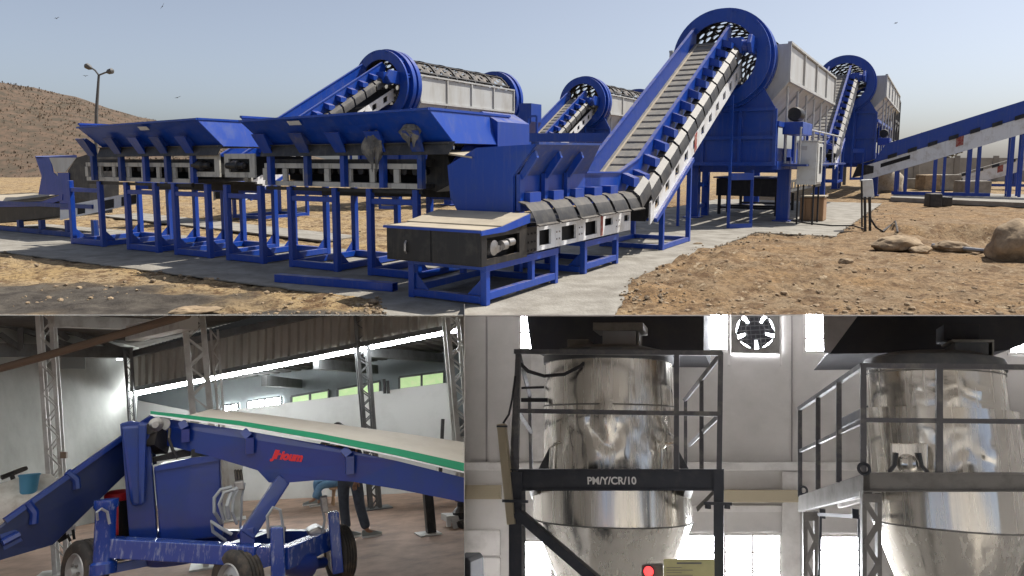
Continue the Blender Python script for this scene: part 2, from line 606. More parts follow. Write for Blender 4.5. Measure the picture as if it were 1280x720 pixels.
# ------------------------------------------------------------------ hill on the left
mb = MB(); NX, NY = 90, 36


def hill_h(x):
    pts_ = [(-150, 23), (-90, 16), (-66, 11.4), (-58, 9.4), (-52, 7.7), (-44, 5.4), (-36, 3.6), (-26, 1.2), (-16, -0.6)]
    for (x0, h0), (x1, h1) in zip(pts_, pts_[1:]):
        if x0 <= x <= x1: return h0 + (h1 - h0) * (x - x0) / (x1 - x0)
    return -0.6


def hill_p(i, j):
    x = -150 + 134 * i / NX; t = j / NY
    yy = 62 + 68 * t
    s = math.sin(min(1, t * 2.0) * math.pi / 2) if t < .5 else math.cos((t - .5) * math.pi) ** .5
    z = -0.8 + (hill_h(x * 96 / 96) + .8) * s
    q = Vector((x, yy, 0))
    return Vector((x, yy, z + s * (0.5 * fbm(q * 0.12, 3) + 0.25 * fbm(q * .5, 2))))


for j in range(NY + 1):
    for i in range(NX + 1):
        mb.v.append(hill_p(i, j))
mb.f = [(j * (NX + 1) + i, j * (NX + 1) + i + 1, (j + 1) * (NX + 1) + i + 1, (j + 1) * (NX + 1) + i) for j in range(NY) for i in range(NX)]
M['hill'] = mat('hill_soil', (0.125, 0.083, 0.055), 0.95, 0, (0.066, 0.052, 0.034), 0.9, .40, .60, bump=1.0, bscale=3.5, detail=12)
struct('hill', mb, M['hill'], True)
mb = MB()
for k in range(14000):
    i = random.uniform(20, NX - 1); j = random.uniform(0, NY * .56)
    c = hill_p(i, j)
    s = random.uniform(.08, .20) * (1.2 if noise.noise(c * .12) > 0 else .7)
    for q in range(2):
        a = random.random() * 6.28; w = s * random.uniform(.3, .6); h = s * random.uniform(.5, 1.1)
        d = Vector((math.cos(a), math.sin(a), 0)); lean = Vector((random.uniform(-.4, .4), random.uniform(-.4, .4), 1))
        mb.add([c - d * w * .4 - ZUP * .1, c + d * w * .4 - ZUP * .1, c + d * w * .7 + lean * h * .8, c - d * w * .5 + lean * h], [(0, 1, 2, 3)])
tag(obj('dry_brush', mb, M['bush']), 'dry brown brush covering the hillside', 'brush', kind='stuff')

# far low mound and plastered yard wall on the right
mb = MB()
for s in range(5):
    a = ground(1150, 206); 
mb.bar(Vector((25, 50, .75)), Vector((62, 60, .75)), .3, 1.9)
for k in range(12):
    t = k / 11; p = Vector((25, 50, 0)).lerp(Vector((62, 60, 0)), t)
    mb.bar(p + Vector((0, -.2, -.2)), p + Vector((0, -.2, 1.85)), .35, .35)
w_t = thing('yard_wall', Vector((25, 50, 0)), 'low grey plastered wall far behind the stacking conveyors', 'wall', rot=Matrix.Identity(3))
obj('wall', mb, M['wall_far'], w_t)

# ------------------------------------------------------------------ machine kit
PB, PD = M['blue'], M['blue_dusty']


def feed_conveyor(name, label, du, dv, full=True, dz=0.0, group='blue inclined feed conveyors'):
    """tail box, low girder, hopper and the steep belt up into a drum; du, dv shift it in the yard"""
    def P(u, v, z): return Y(u + du, v + dv, z + dz)
    def bx(m, u0, u1, v0, v1, z0, z1): return m.ybox(u0 + du, u1 + du, v0 + dv, v1 + dv, z0 + dz, z1 + dz)
    def br(m, a, b, w, h): return m.bar(P(*a), P(*b), w, h)
    T = thing(name, P(0, .5, 0), label, 'conveyor', group)
    if full:
        # base frames, each one welded part
        for (u0, u1, mid) in ((0.04, 1.70, 1.08), (2.60, 3.76, None)):
            m = MB()
            for vv in (0.04, 1.04):
                for uu in (u0, u1):
                    br(m, (uu, vv, 0), (uu, vv, .38), .08, .08)
                if mid: br(m, (mid, vv, .12), (mid, vv, .38), .07, .07)
                br(m, (u0 - .04, vv, .42), (u1 + .04, vv, .42), .085, .085)
                br(m, (u0 + .04, vv, .10), (u1 - .04, vv, .10), .075, .085)
            for uu in (u0, u1):
                br(m, (uu, .08, .06), (uu, 1.0, .06), .08, .085)
                br(m, (uu, .08, .425), (uu, 1.0, .425), .07, .07)
            for vv, s in ((.04, 1), (1.04, -1)):
                m.plate([P(u0, vv + s * .04, .1), P(u0, vv + s * .24, .1), P(u0, vv + s * .04, .3)], .012)
            obj('base_frame', m, PB, T, bevel=.006)
        # tail box
        m = MB(); bx(m, -.20, -.185, -.05, .585, .475, .835); bx(m, -.20, -.185, .60, 1.22, .475, .835)
        bx(m, -.19, -.18, -.06, 1.23, .46, .845)
        obj('tail_panel', m, M['black_steel'], T, bevel=.004)
        m = MB(); m.tube([P(-.21, .93, .55), P(-.235, .93, .58), P(-.235, .93, .66), P(-.21, .93, .69)], .012, 6)
        obj('handle', m, M['steel'], T)
        m = MB()
        bx(m, -.18, .80, -.06, -.03, .46, .53); bx(m, -.18, .30, -.06, -.03, .76, .845); bx(m, -.18, -.08, -.06, -.03, .53, .76)
        bx(m, .62, .80, -.06, -.03, .53, .86); m.prism([P(.30, -.06, .76), P(.62, -.06, .76), P(.8, -.06, .93), P(.8, -.06, .95), P(.3, -.06, .845)], BX * .03)
        obj('side_channel', m, M['black_steel'], T)
        m = MB(); bx(m, -.18, .8, 1.20, 1.23, .46, .86); obj('side_channel', m, M['black_steel'], T)
        m = MB(); bx(m, -.15, .8, .12, 1.19, .48, .8); obj('tail_box', m, M['dark'], T)
        m = MB(); m.lathe(P(.08, -.075, .64), BX, [(.0, 0), (.05, 0), (.085, .02), (.085, .10), (.05, .12)], 16, cap=True)
        m.bar(P(.08, -.02, .60), P(.40, -.02, .66), .07, .07); m.lathe(P(.22, -.05, .65), AX, [(.03, 0), (.055, 0), (.055, .10), (.03, .1)], 12, cap=True)
        m.lathe(P(.36, -.05, .67), AX, [(.03, 0), (.045, 0), (.045, .12), (.03, .12)], 12, cap=True)
        obj('take_up_bearing', m, M['steel'], T, True)
        m = MB(); m.prism([P(-.215, -.075, .845), P(-.215, 1.245, .845), P(-.215, 1.245, .858), P(-.215, -.075, .858)], AX * .42)
        m.hexa([P(.2, -.075, .845), P(.83, -.075, .945), P(.83, 1.245, .945), P(.2, 1.245, .845)], [P(.2, -.075, .872), P(.83, -.075, .972), P(.83, 1.245, .972), P(.2, 1.245, .872)])
        obj('deck_cover', m, M['dusty_top'], T)
        m = MB(); m.prism([P(-.22, -.085, .80), P(.25, -.085, .80), P(.83, -.085, .86), P(.83, -.085, .965), P(.2, -.085, .865), P(-.22, -.085, .85)], BX * .012)
        bx(m, -.228, -.216, -.085, 1.25, .825, .852)
        obj('deck_rim', m, PB, T)
        # low girder with windows
        m = MB(); bx(m, .83, 4.2, -.03, .0, .735, .795); bx(m, .83, 4.2, -.03, .0, .49, .545); bx(m, .83, 4.2, 1.1, 1.13, .49, .795)
        ws = [(1.16, 1.47), (1.77, 2.2), (2.5, 2.9), (3.18, 3.48), (3.93, 4.15)]
        e = .83
        for a, b in ws:
            bx(m, e, a, -.03, .0, .545, .735); e = b
        bx(m, e, 4.2, -.03, .0, .545, .735)
        bx(m, 3.18, 3.48, -.031, -.001, .545, .63); bx(m, 3.93, 4.15, -.031, -.001, .545, .64)
        obj('girder', m, M['white_paint'], T)
        m = MB()
        for uu in (.86, .95, 1.03):
            for zz in (.52, .62, .72): m.lathe(P(uu, -.055, zz), BX, [(0, 0), (.014, 0), (.014, .02)], 8)
        bx(m, .80, 1.07, -.045, -.031, .49, .80)
        obj('splice_plate', m, M['black_steel'], T)
        m = MB(); bx(m, 3.02, 3.10, -.036, -.030, .5, .79); obj('warning_tape', m, M['red_tape'], T)
        m = MB()
        for uu in (1.62, 1.70, 2.30, 2.38, 3.62, 3.72):
            for zz in (.59, .68): m.lathe(P(uu, -.04, zz), BX, [(0, 0), (.012, 0), (.012, .012)], 6)
        obj('bolt', m, M['steel'], T)
        m = MB(); bx(m, .84, 4.2, .06, 1.05, .50, .82); obj('return_belt', m, M['dark'], T)
        # idler guards
        for k in range(6):
            u0 = .87 + k * .61; u1 = u0 + .52
            m = MB(); prof = [(.10, 1.10), (.0, 1.07), (-.08, .99), (-.13, .90), (-.15, .84), (-.19, .825)]
            for (a, b), (c, d) in zip(prof, prof[1:]):
                m.hexa([P(u0, a, b), P(u1, a, b), P(u1, c, d), P(u0, c, d)], [P(u0, a, b - .015), P(u1, a, b - .015), P(u1, c, d - .015), P(u0, c, d - .015)])
            obj('idler_guard', m, M['dark_rubber'], T, True)
        # hopper
        t = .02
        m = MB(); m.prism([P(.92, .2, .96), P(.92, 1.02, .96), P(.92, 1.12, 1.12), P(.92, 1.16, 1.52), P(.92, .72, 1.74), P(.92, -.10, 1.775), P(.92, .2, 1.40)], AX * t)
        obj('hopper_end_plate', m, PB, T)
        m = MB(); m.plate([P(.94, .2, .96), P(3.5, .2, .96), P(3.5, .2, 1.40), P(.94, .2, 1.40)], t); obj('hopper_side', m, PB, T)
        m = MB(); m.plate([P(.94, .19, 1.405), P(3.0, .19, 1.405), P(2.75, -.12, 1.80), P(.94, -.11, 1.78)], t)
        br(m, (.93, -.12, 1.785), (2.76, -.12, 1.805), .05, .03)
        obj('hopper_wing', m, PD, T)
        m = MB(); m.plate([P(.94, 1.02, .96), P(3.5, 1.02, .96), P(3.5, 1.05, 1.5), P(.94, 1.14, 1.5)], t); m.plate([P(.94, 1.15, 1.51), P(3.4, 1.15, 1.51), P(3.2, 1.35, 1.80), P(1.6, 1.35, 1.80)], t)
        obj('hopper_back', m, PB, T)
        for uu in (.99, 1.62, 2.26):
            m = MB(); br(m, (uu, .14, .98), (uu, .14, 1.42), .055, .10)
            m.prism([P(uu - .025, .18, 1.36), P(uu - .025, .09, 1.36), P(uu - .025, -.10, 1.62), P(uu - .025, -.07, 1.70), P(uu - .025, .0, 1.64)], AX * .05)
            obj('rib', m, PB, T)
        for uu in (1.05, 1.68, 2.32, 2.95, 3.55):
            m = MB(); bx(m, uu, uu + .28, .04, .19, 1.05, 1.20); obj('idler_bracket', m, PB, T)
    # incline
    k0, k1, sl = (5.08, 1.60), (10.93, 4.70), (4.70 - 1.60) / (10.93 - 5.08)
    top = [(2.95, 1.40), (4.23, 1.38), (5.08, 1.60), (10.93, 4.70), (11.10, 4.62)]
    bot = [(11.05, 4.22), (10.95, 4.22), (5.15, 1.13), (4.3, .97), (2.95, .97)]
    for nm, vv in (('skirt', .19), ('skirt', 1.02)):
        m = MB(); m.prism([P(a, vv, b) for a, b in top + bot], BX * .02)
        for (a, b), (c, d) in zip(top[:-1], top[1:-1]):
            br(m, (a, vv + .01, b + .012), (c, vv + .01, d + .012), .07, .025)
        obj(nm, m, PB, T)
    bl = [(2.9, 1.02), (4.3, 1.03), (5.15, 1.26), (10.95, 4.34), (11.12, 4.30)]
    m = MB()
    for (a, b), (c, d) in zip(bl, bl[1:]):
        m.plate([P(a, .215, b), P(c, .215, d), P(c, 1.015, d), P(a, 1.015, b)], .015)
    m.lathe(P(11.02, .22, 4.17), BX, [(.0, 0), (.15, 0), (.15, .78), (0, .78)], 16)
    belt = obj('belt', m, M['belt'], T)
    m = MB()
    nc = 22
    for k in range(nc):
        t = (k + .5) / nc
        a = 5.2 + (10.9 - 5.2) * t; b = 1.287 + (4.318 - 1.287) * t
        br(m, (a, .33, b + .016), (a, .90, b + .016), .03, .022)
    for vv in (.30, .93):
        br(m, (5.2, vv, 1.297), (10.9, vv, 4.328), .035, .02)
    obj('cleat', m, M['cleat'], belt)
    # inclined girder, windows left open over a dark core
    g0, g1 = (5.1, .50), (11.2, 3.52); dd = .37
    def gp(t, o): return (g0[0] + (g1[0] - g0[0]) * t, g0[1] + (g1[1] - g0[1]) * t + o)
    m = MB()
    def strip(t0, t1, o0, o1, v0=-.04, w=.03):
        m.prism([P(gp(t0, o0)[0], v0, gp(t0, o0)[1]), P(gp(t1, o0)[0], v0, gp(t1, o0)[1]), P(gp(t1, o1)[0], v0, gp(t1, o1)[1]), P(gp(t0, o1)[0], v0, gp(t0, o1)[1])], BX * w)
    strip(0, 1, 0, .10); strip(0, 1, .28, dd); strip(0, 1, 0, dd, 1.12)
    e = 0.0; nw = 11
    for k in range(nw):
        a = .035 + k * .088; strip(e, a, .10, .28); e = a + .034
    strip(e, 1, .10, .28)
    obj('incline_girder', m, M['white_paint'], T)
    m = MB(); m.prism([P(gp(0, .05)[0], .05, gp(0, .05)[1]), P(gp(1, .05)[0], .05, gp(1, .05)[1]), P(gp(1, .36)[0], .05, gp(1, .36)[1]), P(gp(0, .36)[0], .05, gp(0, .36)[1])], BX * 1.0)
    obj('girder_core', m, M['dark'], T)
    m = MB(); strip(.40, .425, .02, .36, -.047, .008); obj('warning_tape', m, M['red_tape'], T)
    nb = 13
    for k in range(nb):
        t = k / nb
        a = 4.35 + (10.75 - 4.35) * t; b = 1.0 + max(0, (a - 4.75)) * sl
        m = MB(); m.prism([P(a, .185, b + .22), P(a, -.02, b + .16), P(a, -.02, b + .30), P(a, .185, b + .38)], AX * .24)
        obj('idler_bracket', m, PB, T)
        m = MB(); L = .43
        prof = [(.12, .10), (-.02, .10), (-.12, .02), (-.16, -.10), (-.17, -.16)]
        for (p0, q0), (p1, q1) in zip(prof, prof[1:]):
            m.hexa([P(a, p0, b + q0), P(a + L, p0, b + q0 + L * sl), P(a + L, p1, b + q1 + L * sl), P(a, p1, b + q1)],
                   [P(a, p0, b + q0 - .02), P(a + L, p0, b + q0 - .02 + L * sl), P(a + L, p1, b + q1 - .02 + L * sl), P(a, p1, b + q1 - .02)])
        obj('idler_guard', m, M['dark_rubber'], T, True)
    # drive unit at the head
    m = MB(); m.lathe(P(10.75, -.32, 4.18), BX, [(0, 0), (.13, 0), (.15, .05), (.15, .42), (0, .45)], 18)
    bx(m, 10.55, 10.98, -.18, .12, 4.0, 4.36)
    obj('gearbox', m, PB, T, True)
    m = MB(); m.prism([P(10.62, -.40, 4.00), P(11.75, -.40, 3.98), P(11.92, -.40, 4.16), P(11.75, -.40, 4.36), P(10.62, -.40, 4.42), P(10.45, -.40, 4.2)], BX * .1)
    obj('drive_guard', m, PB, T, bevel=.02)
    m = MB(); m.prism([P(11.15, -.412, 4.04), P(11.7, -.412, 4.03), P(11.80, -.412, 4.16), P(11.7, -.412, 4.31), P(11.15, -.412, 4.33)], BX * .006)
    obj('guard_mesh', m, M['grey_paint'], T)
    # trestles under the incline
    for uu in (5.72, 7.30):
        m = MB(); h = g0[1] + (uu - g0[0]) * (g1[1] - g0[1]) / (g1[0] - g0[0]) - .02
        for vv in (-.03, 1.1):
            br(m, (uu, vv, 0), (uu, vv, h), .08, .08)
        br(m, (uu, -.03, h - .25), (uu, 1.1, h - .25), .05, .05); br(m, (uu, 0.02, .05), (uu, 1.06, .05), .07, .08)
        obj('trestle', m, PB, T)
    m = MB()
    for vv in (-.03, 1.1):
        br(m, (5.76, vv, .05), (7.26, vv, .05), .07, .08)
    br(m, (5.3, -.06, .56), (7.4, -.06, 1.6), .06, .08)
    obj('sill_beam', m, PB, T)
    m = MB()
    for (uu, vv) in ((10.4, -.05), (10.9, -.45), (10.4, 1.15)):
        br(m, (uu, vv, 0), (uu, vv, 3.05 if vv > -.2 else 1.35), .06, .06)
    br(m, (10.4, -.05, 1.2), (10.9, -.45, 1.2), .1, .16); br(m, (10.4, -.05, .05), (10.9, -.45, .05), .1, .1)
    obj('head_support', m, PB, T)
    return T


feed_conveyor('feed_conveyor', 'blue feed conveyor with black tail box in the foreground, rising to the large drum', 0, 0)


def drum_mesh(m, c, axis, r, L, na, nl, hole=.28):
    """perforated plate rolled into a drum: every cell has a real round hole"""
    axis = axis.normalized(); x = axis.cross(ZUP).normalized(); y = axis.cross(x)
    def pt(a, h, rr): return c + axis * h + (x * math.cos(a) + y * math.sin(a)) * rr
    da = 2 * math.pi / na; dl = L / nl
    for i in range(na):
        for j in range(nl):
            a0 = (i + (.5 if j % 2 else 0)) * da; h0 = j * dl
            sq = []; ho = []
            for k in range(8):
                t = math.pi / 4 * k + math.pi / 8
                ho.append((.5 + hole * math.cos(t), .5 + hole * math.sin(t)))
            vs_ = [(0, 0), (1, 0), (1, 1), (0, 1)]
            base = len(m.v)
            for (p, q) in vs_ + ho: m.v.append(pt(a0 + p * da, h0 + q * dl, r))
            o = [base + 4 + k for k in range(8)]
            b = [base + k for k in range(4)]
            # ho[k] angles: 22.5, 67.5, 112.5 ...
            m.f += [(b[1], b[2], o[0], o[7]), (b[2], o[1], o[0]), (b[2], b[3], o[2], o[1]), (b[3], o[3], o[2]), (b[3], b[0], o[4], o[3]), (b[0], o[5], o[4]), (b[0], b[1], o[6], o[5]), (b[1], o[7], o[6])]


def trommel(name, label, u0, v0, zc, L, hood_v, panels=4, legs=True, detail=2, group='blue trommel screens'):
    T = thing(name, Y(u0, v0, 0), label, 'trommel', group)
    c = Y(u0, v0, zc); R = 1.15
    m = MB(); m.ring(c, AX, R, .84, .07, 56); obj('front_ring', m, PB, T, True)
    m = MB(); m.lathe(Y(u0 + .07, v0, zc), AX, [(R - .10, 0), (R - .10, .18), (R + .05, .18), (R + .05, .34), (R - .05, .34), (R - .05, .46), (R + .04, .46), (R + .04, .64), (.98, .64)], 56)
    obj('ring_band', m, PB, T, True)
    for k in range(7):
        a = math.radians(12 + k * 30)
        d = (-BX * math.cos(a) + ZUP * math.sin(a))
        m = MB(); m.bar(Y(u0 - .02, v0, zc) + d * (R - .04), Y(u0 + .3, v0, zc) + d * (R - .04) , .03, .05); m.bar(Y(u0 - .02, v0, zc) + d * (R - .04) + d.cross(AX) * .09, Y(u0 + .3, v0, zc) + d * (R - .04) + d.cross(AX) * .09, .03, .05)
        obj('ring_clip', m, PB, T)
    m = MB(); drum_mesh(m, Y(u0 + .1, v0, zc), AX, .97, L + .9, 20 if detail > 1 else 14, int((L + .9) / .29) if detail > 1 else int((L + .9) / .42), .28)
    dr = obj('drum', m, M['drum'], T)
    m = MB(); n = int(L / 1.5) + 1
    for k in range(n + 1):
        m.ring(Y(u0 + .7 + (L - .6) * k / n, v0, zc), AX, 1.015, .975, .07, 40)
    for k in range(12):
        a = math.pi * 2 * k / 12
        d = BX * math.cos(a) + ZUP * math.sin(a)
        m.bar(Y(u0 + .6, v0, zc) + d * .995, Y(u0 + L + .3, v0, zc) + d * .995, .05, .04, d)
    obj('drum_frame', m, M['black_steel'], dr)
    m = MB(); m.lathe(Y(u0 + L + .35, v0, zc), AX, [(.9, 0), (R + .02, 0), (R + .02, .18), (R - .08, .18), (R - .08, .3), (R + .05, .3), (R + .05, .48), (.9, .48)], 56); obj('rear_ring', m, PB, T, True)
    # hood, both sides
    hz1, hz2, hz3 = zc + .33, zc - .52, zc - 1.45
    ua, ub = u0 + .75, u0 + .75 + L - .5
    for s in (-1, 1):
        hv = v0 + s * hood_v; lv = v0 + s * .62
        for k in range(panels):
            a = ua + (ub - ua) * k / panels; b = ua + (ub - ua) * (k + 1) / panels
            m = MB(); m.plate([Y(a + .03, hv, hz1 - .03), Y(b - .03, hv, hz1 - .03), Y(b - .03, hv, hz2 + .02), Y(a + .03, hv, hz2 + .02)], .015)
            obj('hood_panel', m, M['grey_paint'], T)
            m = MB(); m.plate([Y(a + .03, hv - s * .01, hz2), Y(b - .03, hv - s * .01, hz2), Y(b - .03, lv, hz3), Y(a + .03, lv, hz3)], .015)
            obj('hood_slope', m, M['grey_paint'], T)
        m = MB()
        for k in range(panels + 1):
            a = ua + (ub - ua) * k / panels
            m.bar(Y(a, hv + s * .02, hz1), Y(a, hv + s * .02, hz2), .07, .06, AX); m.bar(Y(a, hv + s * .02, hz2), Y(a, lv + s * .02, hz3), .07, .06, AX)
        m.ybar((ua - .03, hv + s * .02, hz1 + .02), (ub + .03, hv + s * .02, hz1 + .02), .09, .05); m.ybar((ua, hv + s * .03, hz2), (ub, hv + s * .03, hz2), .06, .07)
        obj('hood_frame', m, M['grey_paint'], T)
        for a in (ua, ub):
            m = MB(); m.plate([Y(a, hv, hz1), Y(a, hv, hz2), Y(a, lv, hz3), Y(a, v0 + s * .35, hz3), Y(a, v0 + s * .5, zc - .85), Y(a, v0 + s * .86, zc - .5), Y(a, v0 + s * .98, zc), Y(a, v0 + s * .93, hz1)], .02)
            obj('hood_end_plate', m, M['grey_paint'], T)
    if not legs:
        return T
    # blue body below
    zb = hz3 + .25; zl = 1.45
    m = MB(); m.prism([Y(u0 + .35, v0 - 1.25, zl), Y(u0 + .35, v0 + 1.25, zl), Y(u0 + .35, v0 + 1.25, zb), Y(u0 + .35, v0 + .9, zb + .6), Y(u0 + .35, v0 - .9, zb + .6), Y(u0 + .35, v0 - 1.25, zb)], AX * .04)
    obj('front_housing', m, PB, T)
    m = MB()
    for q in (-1.25, -.45, .45, 1.25):
        m.bar(Y(u0 + .32, v0 + q, zl), Y(u0 + .32, v0 + q, zb), .08, .08, AX)
    for zz in (zl + .04, (zl + zb) / 2, zb):
        m.bar(Y(u0 + .31, v0 - 1.25, zz), Y(u0 + .31, v0 + 1.25, zz), .07, .09)
    obj('housing_rib', m, PB, T)
    for s in (-1, 1):
        m = MB(); m.plate([Y(u0 + .4, v0 + s * 1.2, zl), Y(ub + .4, v0 + s * 1.2, zl), Y(ub + .4, v0 + s * 1.2, zl + .42), Y(u0 + .4, v0 + s * 1.2, zl + .42)], .03)
        for k in range(8):
            a = u0 + .6 + (ub - u0) * k / 8
            m.bar(Y(a, v0 + s * 1.24, zl), Y(a, v0 + s * 1.24, zb - .35), .06, .06, AX)
        m.ybar((u0 + .4, v0 + s * 1.26, zl), (ub + .4, v0 + s * 1.26, zl), .12, .2)
        m.ybar((u0 + .4, v0 + s * 1.26, zb - .35), (ub + .4, v0 + s * 1.26, zb - .35), .14, .12)
        obj('side_housing', m, PB, T)
    for a in (u0 + 2.2, u0 + 9.0 if L > 7 else u0 + L):
        for s in (-1, 1):
            m = MB(); m.ybar((a, v0 + s * 1.18, 0), (a, v0 + s * 1.18, zl + .2), .30, .26); m.ybox(a - .25, a + .25, v0 + s * 1.18 - .22, v0 + s * 1.18 + .22, 0, .03)
            obj('column', m, PB, T, bevel=.01)
            m = MB(); m.ybar((a + .9, v0 + s * 1.1, 0), (a + .9, v0 + s * 1.1, zl), .18, .18); m.ybar((a, v0 + s * 1.1, .9), (a + .9, v0 + s * 1.1, .9), .12, .12); m.ybar((a, v0 + s * 1.12, .3), (a + .9, v0 + s * 1.12, .3), .1, .1)
            obj('brace', m, PB, T)
        m = MB(); m.ybar((a, v0 - 1.0, zl - .1), (a, v0 + 1.0, zl - .1), .16, .2); obj('cross_beam', m, PB, T)
    # walkway, drive box and hangers on the near side
    m = MB(); m.ybox(u0 + 1.1, u0 + 2.6, v0 - 1.75, v0 - 1.28, zl + .75, zl + 1.05); obj('drive_box', m, PB, T, bevel=.015)
    m = MB(); m.lathe(Y(u0 + 1.35, v0 - 1.5, zl + 1.25), AX, [(0, 0), (.16, 0), (.18, .06), (.18, .5), (.1, .55), (0, .55)], 14); obj('motor', m, M['black_steel'], T, True)
    m = MB(); m.ybox(u0 + .9, ub, v0 - 1.9, v0 - 1.3, zl - .02, zl + .03); obj('walkway', m, PD, T)
    m = MB()
    for k in range(6):
        a = ua + (ub - ua) * (k + .35) / 6
        m.tube([Y(a, v0 - hood_v + .08, zl + .05), Y(a, v0 - hood_v + .08, hz2 - .1)], .03, 6)
    m.tube([Y(u0 + 1.0, v0 - hood_v - .3, zl + .9), Y(ub, v0 - hood_v - .3, zl + .9)], .022, 6)
    for k in range(5):
        a = u0 + 1.0 + (ub - u0 - 1.0) * k / 4
        m.tube([Y(a, v0 - hood_v - .3, zl), Y(a, v0 - hood_v - .3, zl + .92)], .022, 6)
    obj('railing', m, M['grey_paint'], T)
    return T


trommel('trommel_screen', 'largest trommel screen, blue ring and grey hood above the foreground conveyor', 11.0, .42, 3.98, 9.2, 1.42, 4)
trommel('trommel_screen', 'trommel screen with open perforated drum above the raised hoppers on the left', 12.0, 11.75, 4.0, 6.6, 1.06, 4)
trommel('trommel_screen', 'small distant trommel screen between the left drum and the foreground conveyor', 24.0, 10.05, 4.2, 6.6, 1.06, 4, detail=1)
trommel('trommel_screen', 'trommel screen directly behind the largest drum, with grey hood', 27.0, -.62, 4.75, 12.5, 1.5, 5, detail=1)
feed_conveyor('feed_conveyor', 'steep feed conveyor rising into the left drum behind the raised hoppers', .9, 11.3, False)
feed_conveyor('feed_conveyor', 'distant feed conveyor rising into the small drum in the middle', 12.9, 9.6, False)
feed_conveyor('feed_conveyor', 'feed conveyor entering the drum behind the largest one', 15.9, -1.05, False, .75)

# skeleton frame of the last machine on the right
T = thing('screen_frame', Y(37.5, -.6, 0), 'dark open steel frame standing behind the farthest hood on the right', 'steel frame')
m = MB()
for uu in (38, 40.5, 43):
    for vv in (-2.0, .8):
        m.ybar((uu, vv, 0), (uu, vv, 5.0), .18, .18)
        m.ybar((uu, vv, 5.0), (uu, vv + (.5 if vv < 0 else -.5), 5.6), .16, .16)
    m.ybar((uu, -1.5, 5.6), (uu, .3, 5.6), .16, .16)
obj('post', m, M['lamp_metal'], T)
m = MB()
for zz in (1.5, 2.6, 3.7, 5.0):
    for vv in (-2.0, .8): m.ybar((38, vv, zz), (43, vv, zz), .14, .14)
    m.ybar((38, -2, zz), (38, .8, zz), .14, .14)
for a, b in ((38, 40.5), (40.5, 43)):
    m.ybar((a, -2, 3.7), (b, -2, 5.0), .08, .08); m.ybar((a, -2, 2.6), (b, -2, 3.7), .08, .08)
obj('rail', m, M['lamp_metal'], T)
m = MB(); m.ybox(38.4, 42.6, -1.6, .4, 2.6, 4.5); obj('screen_box', m, M['black_steel'], T)

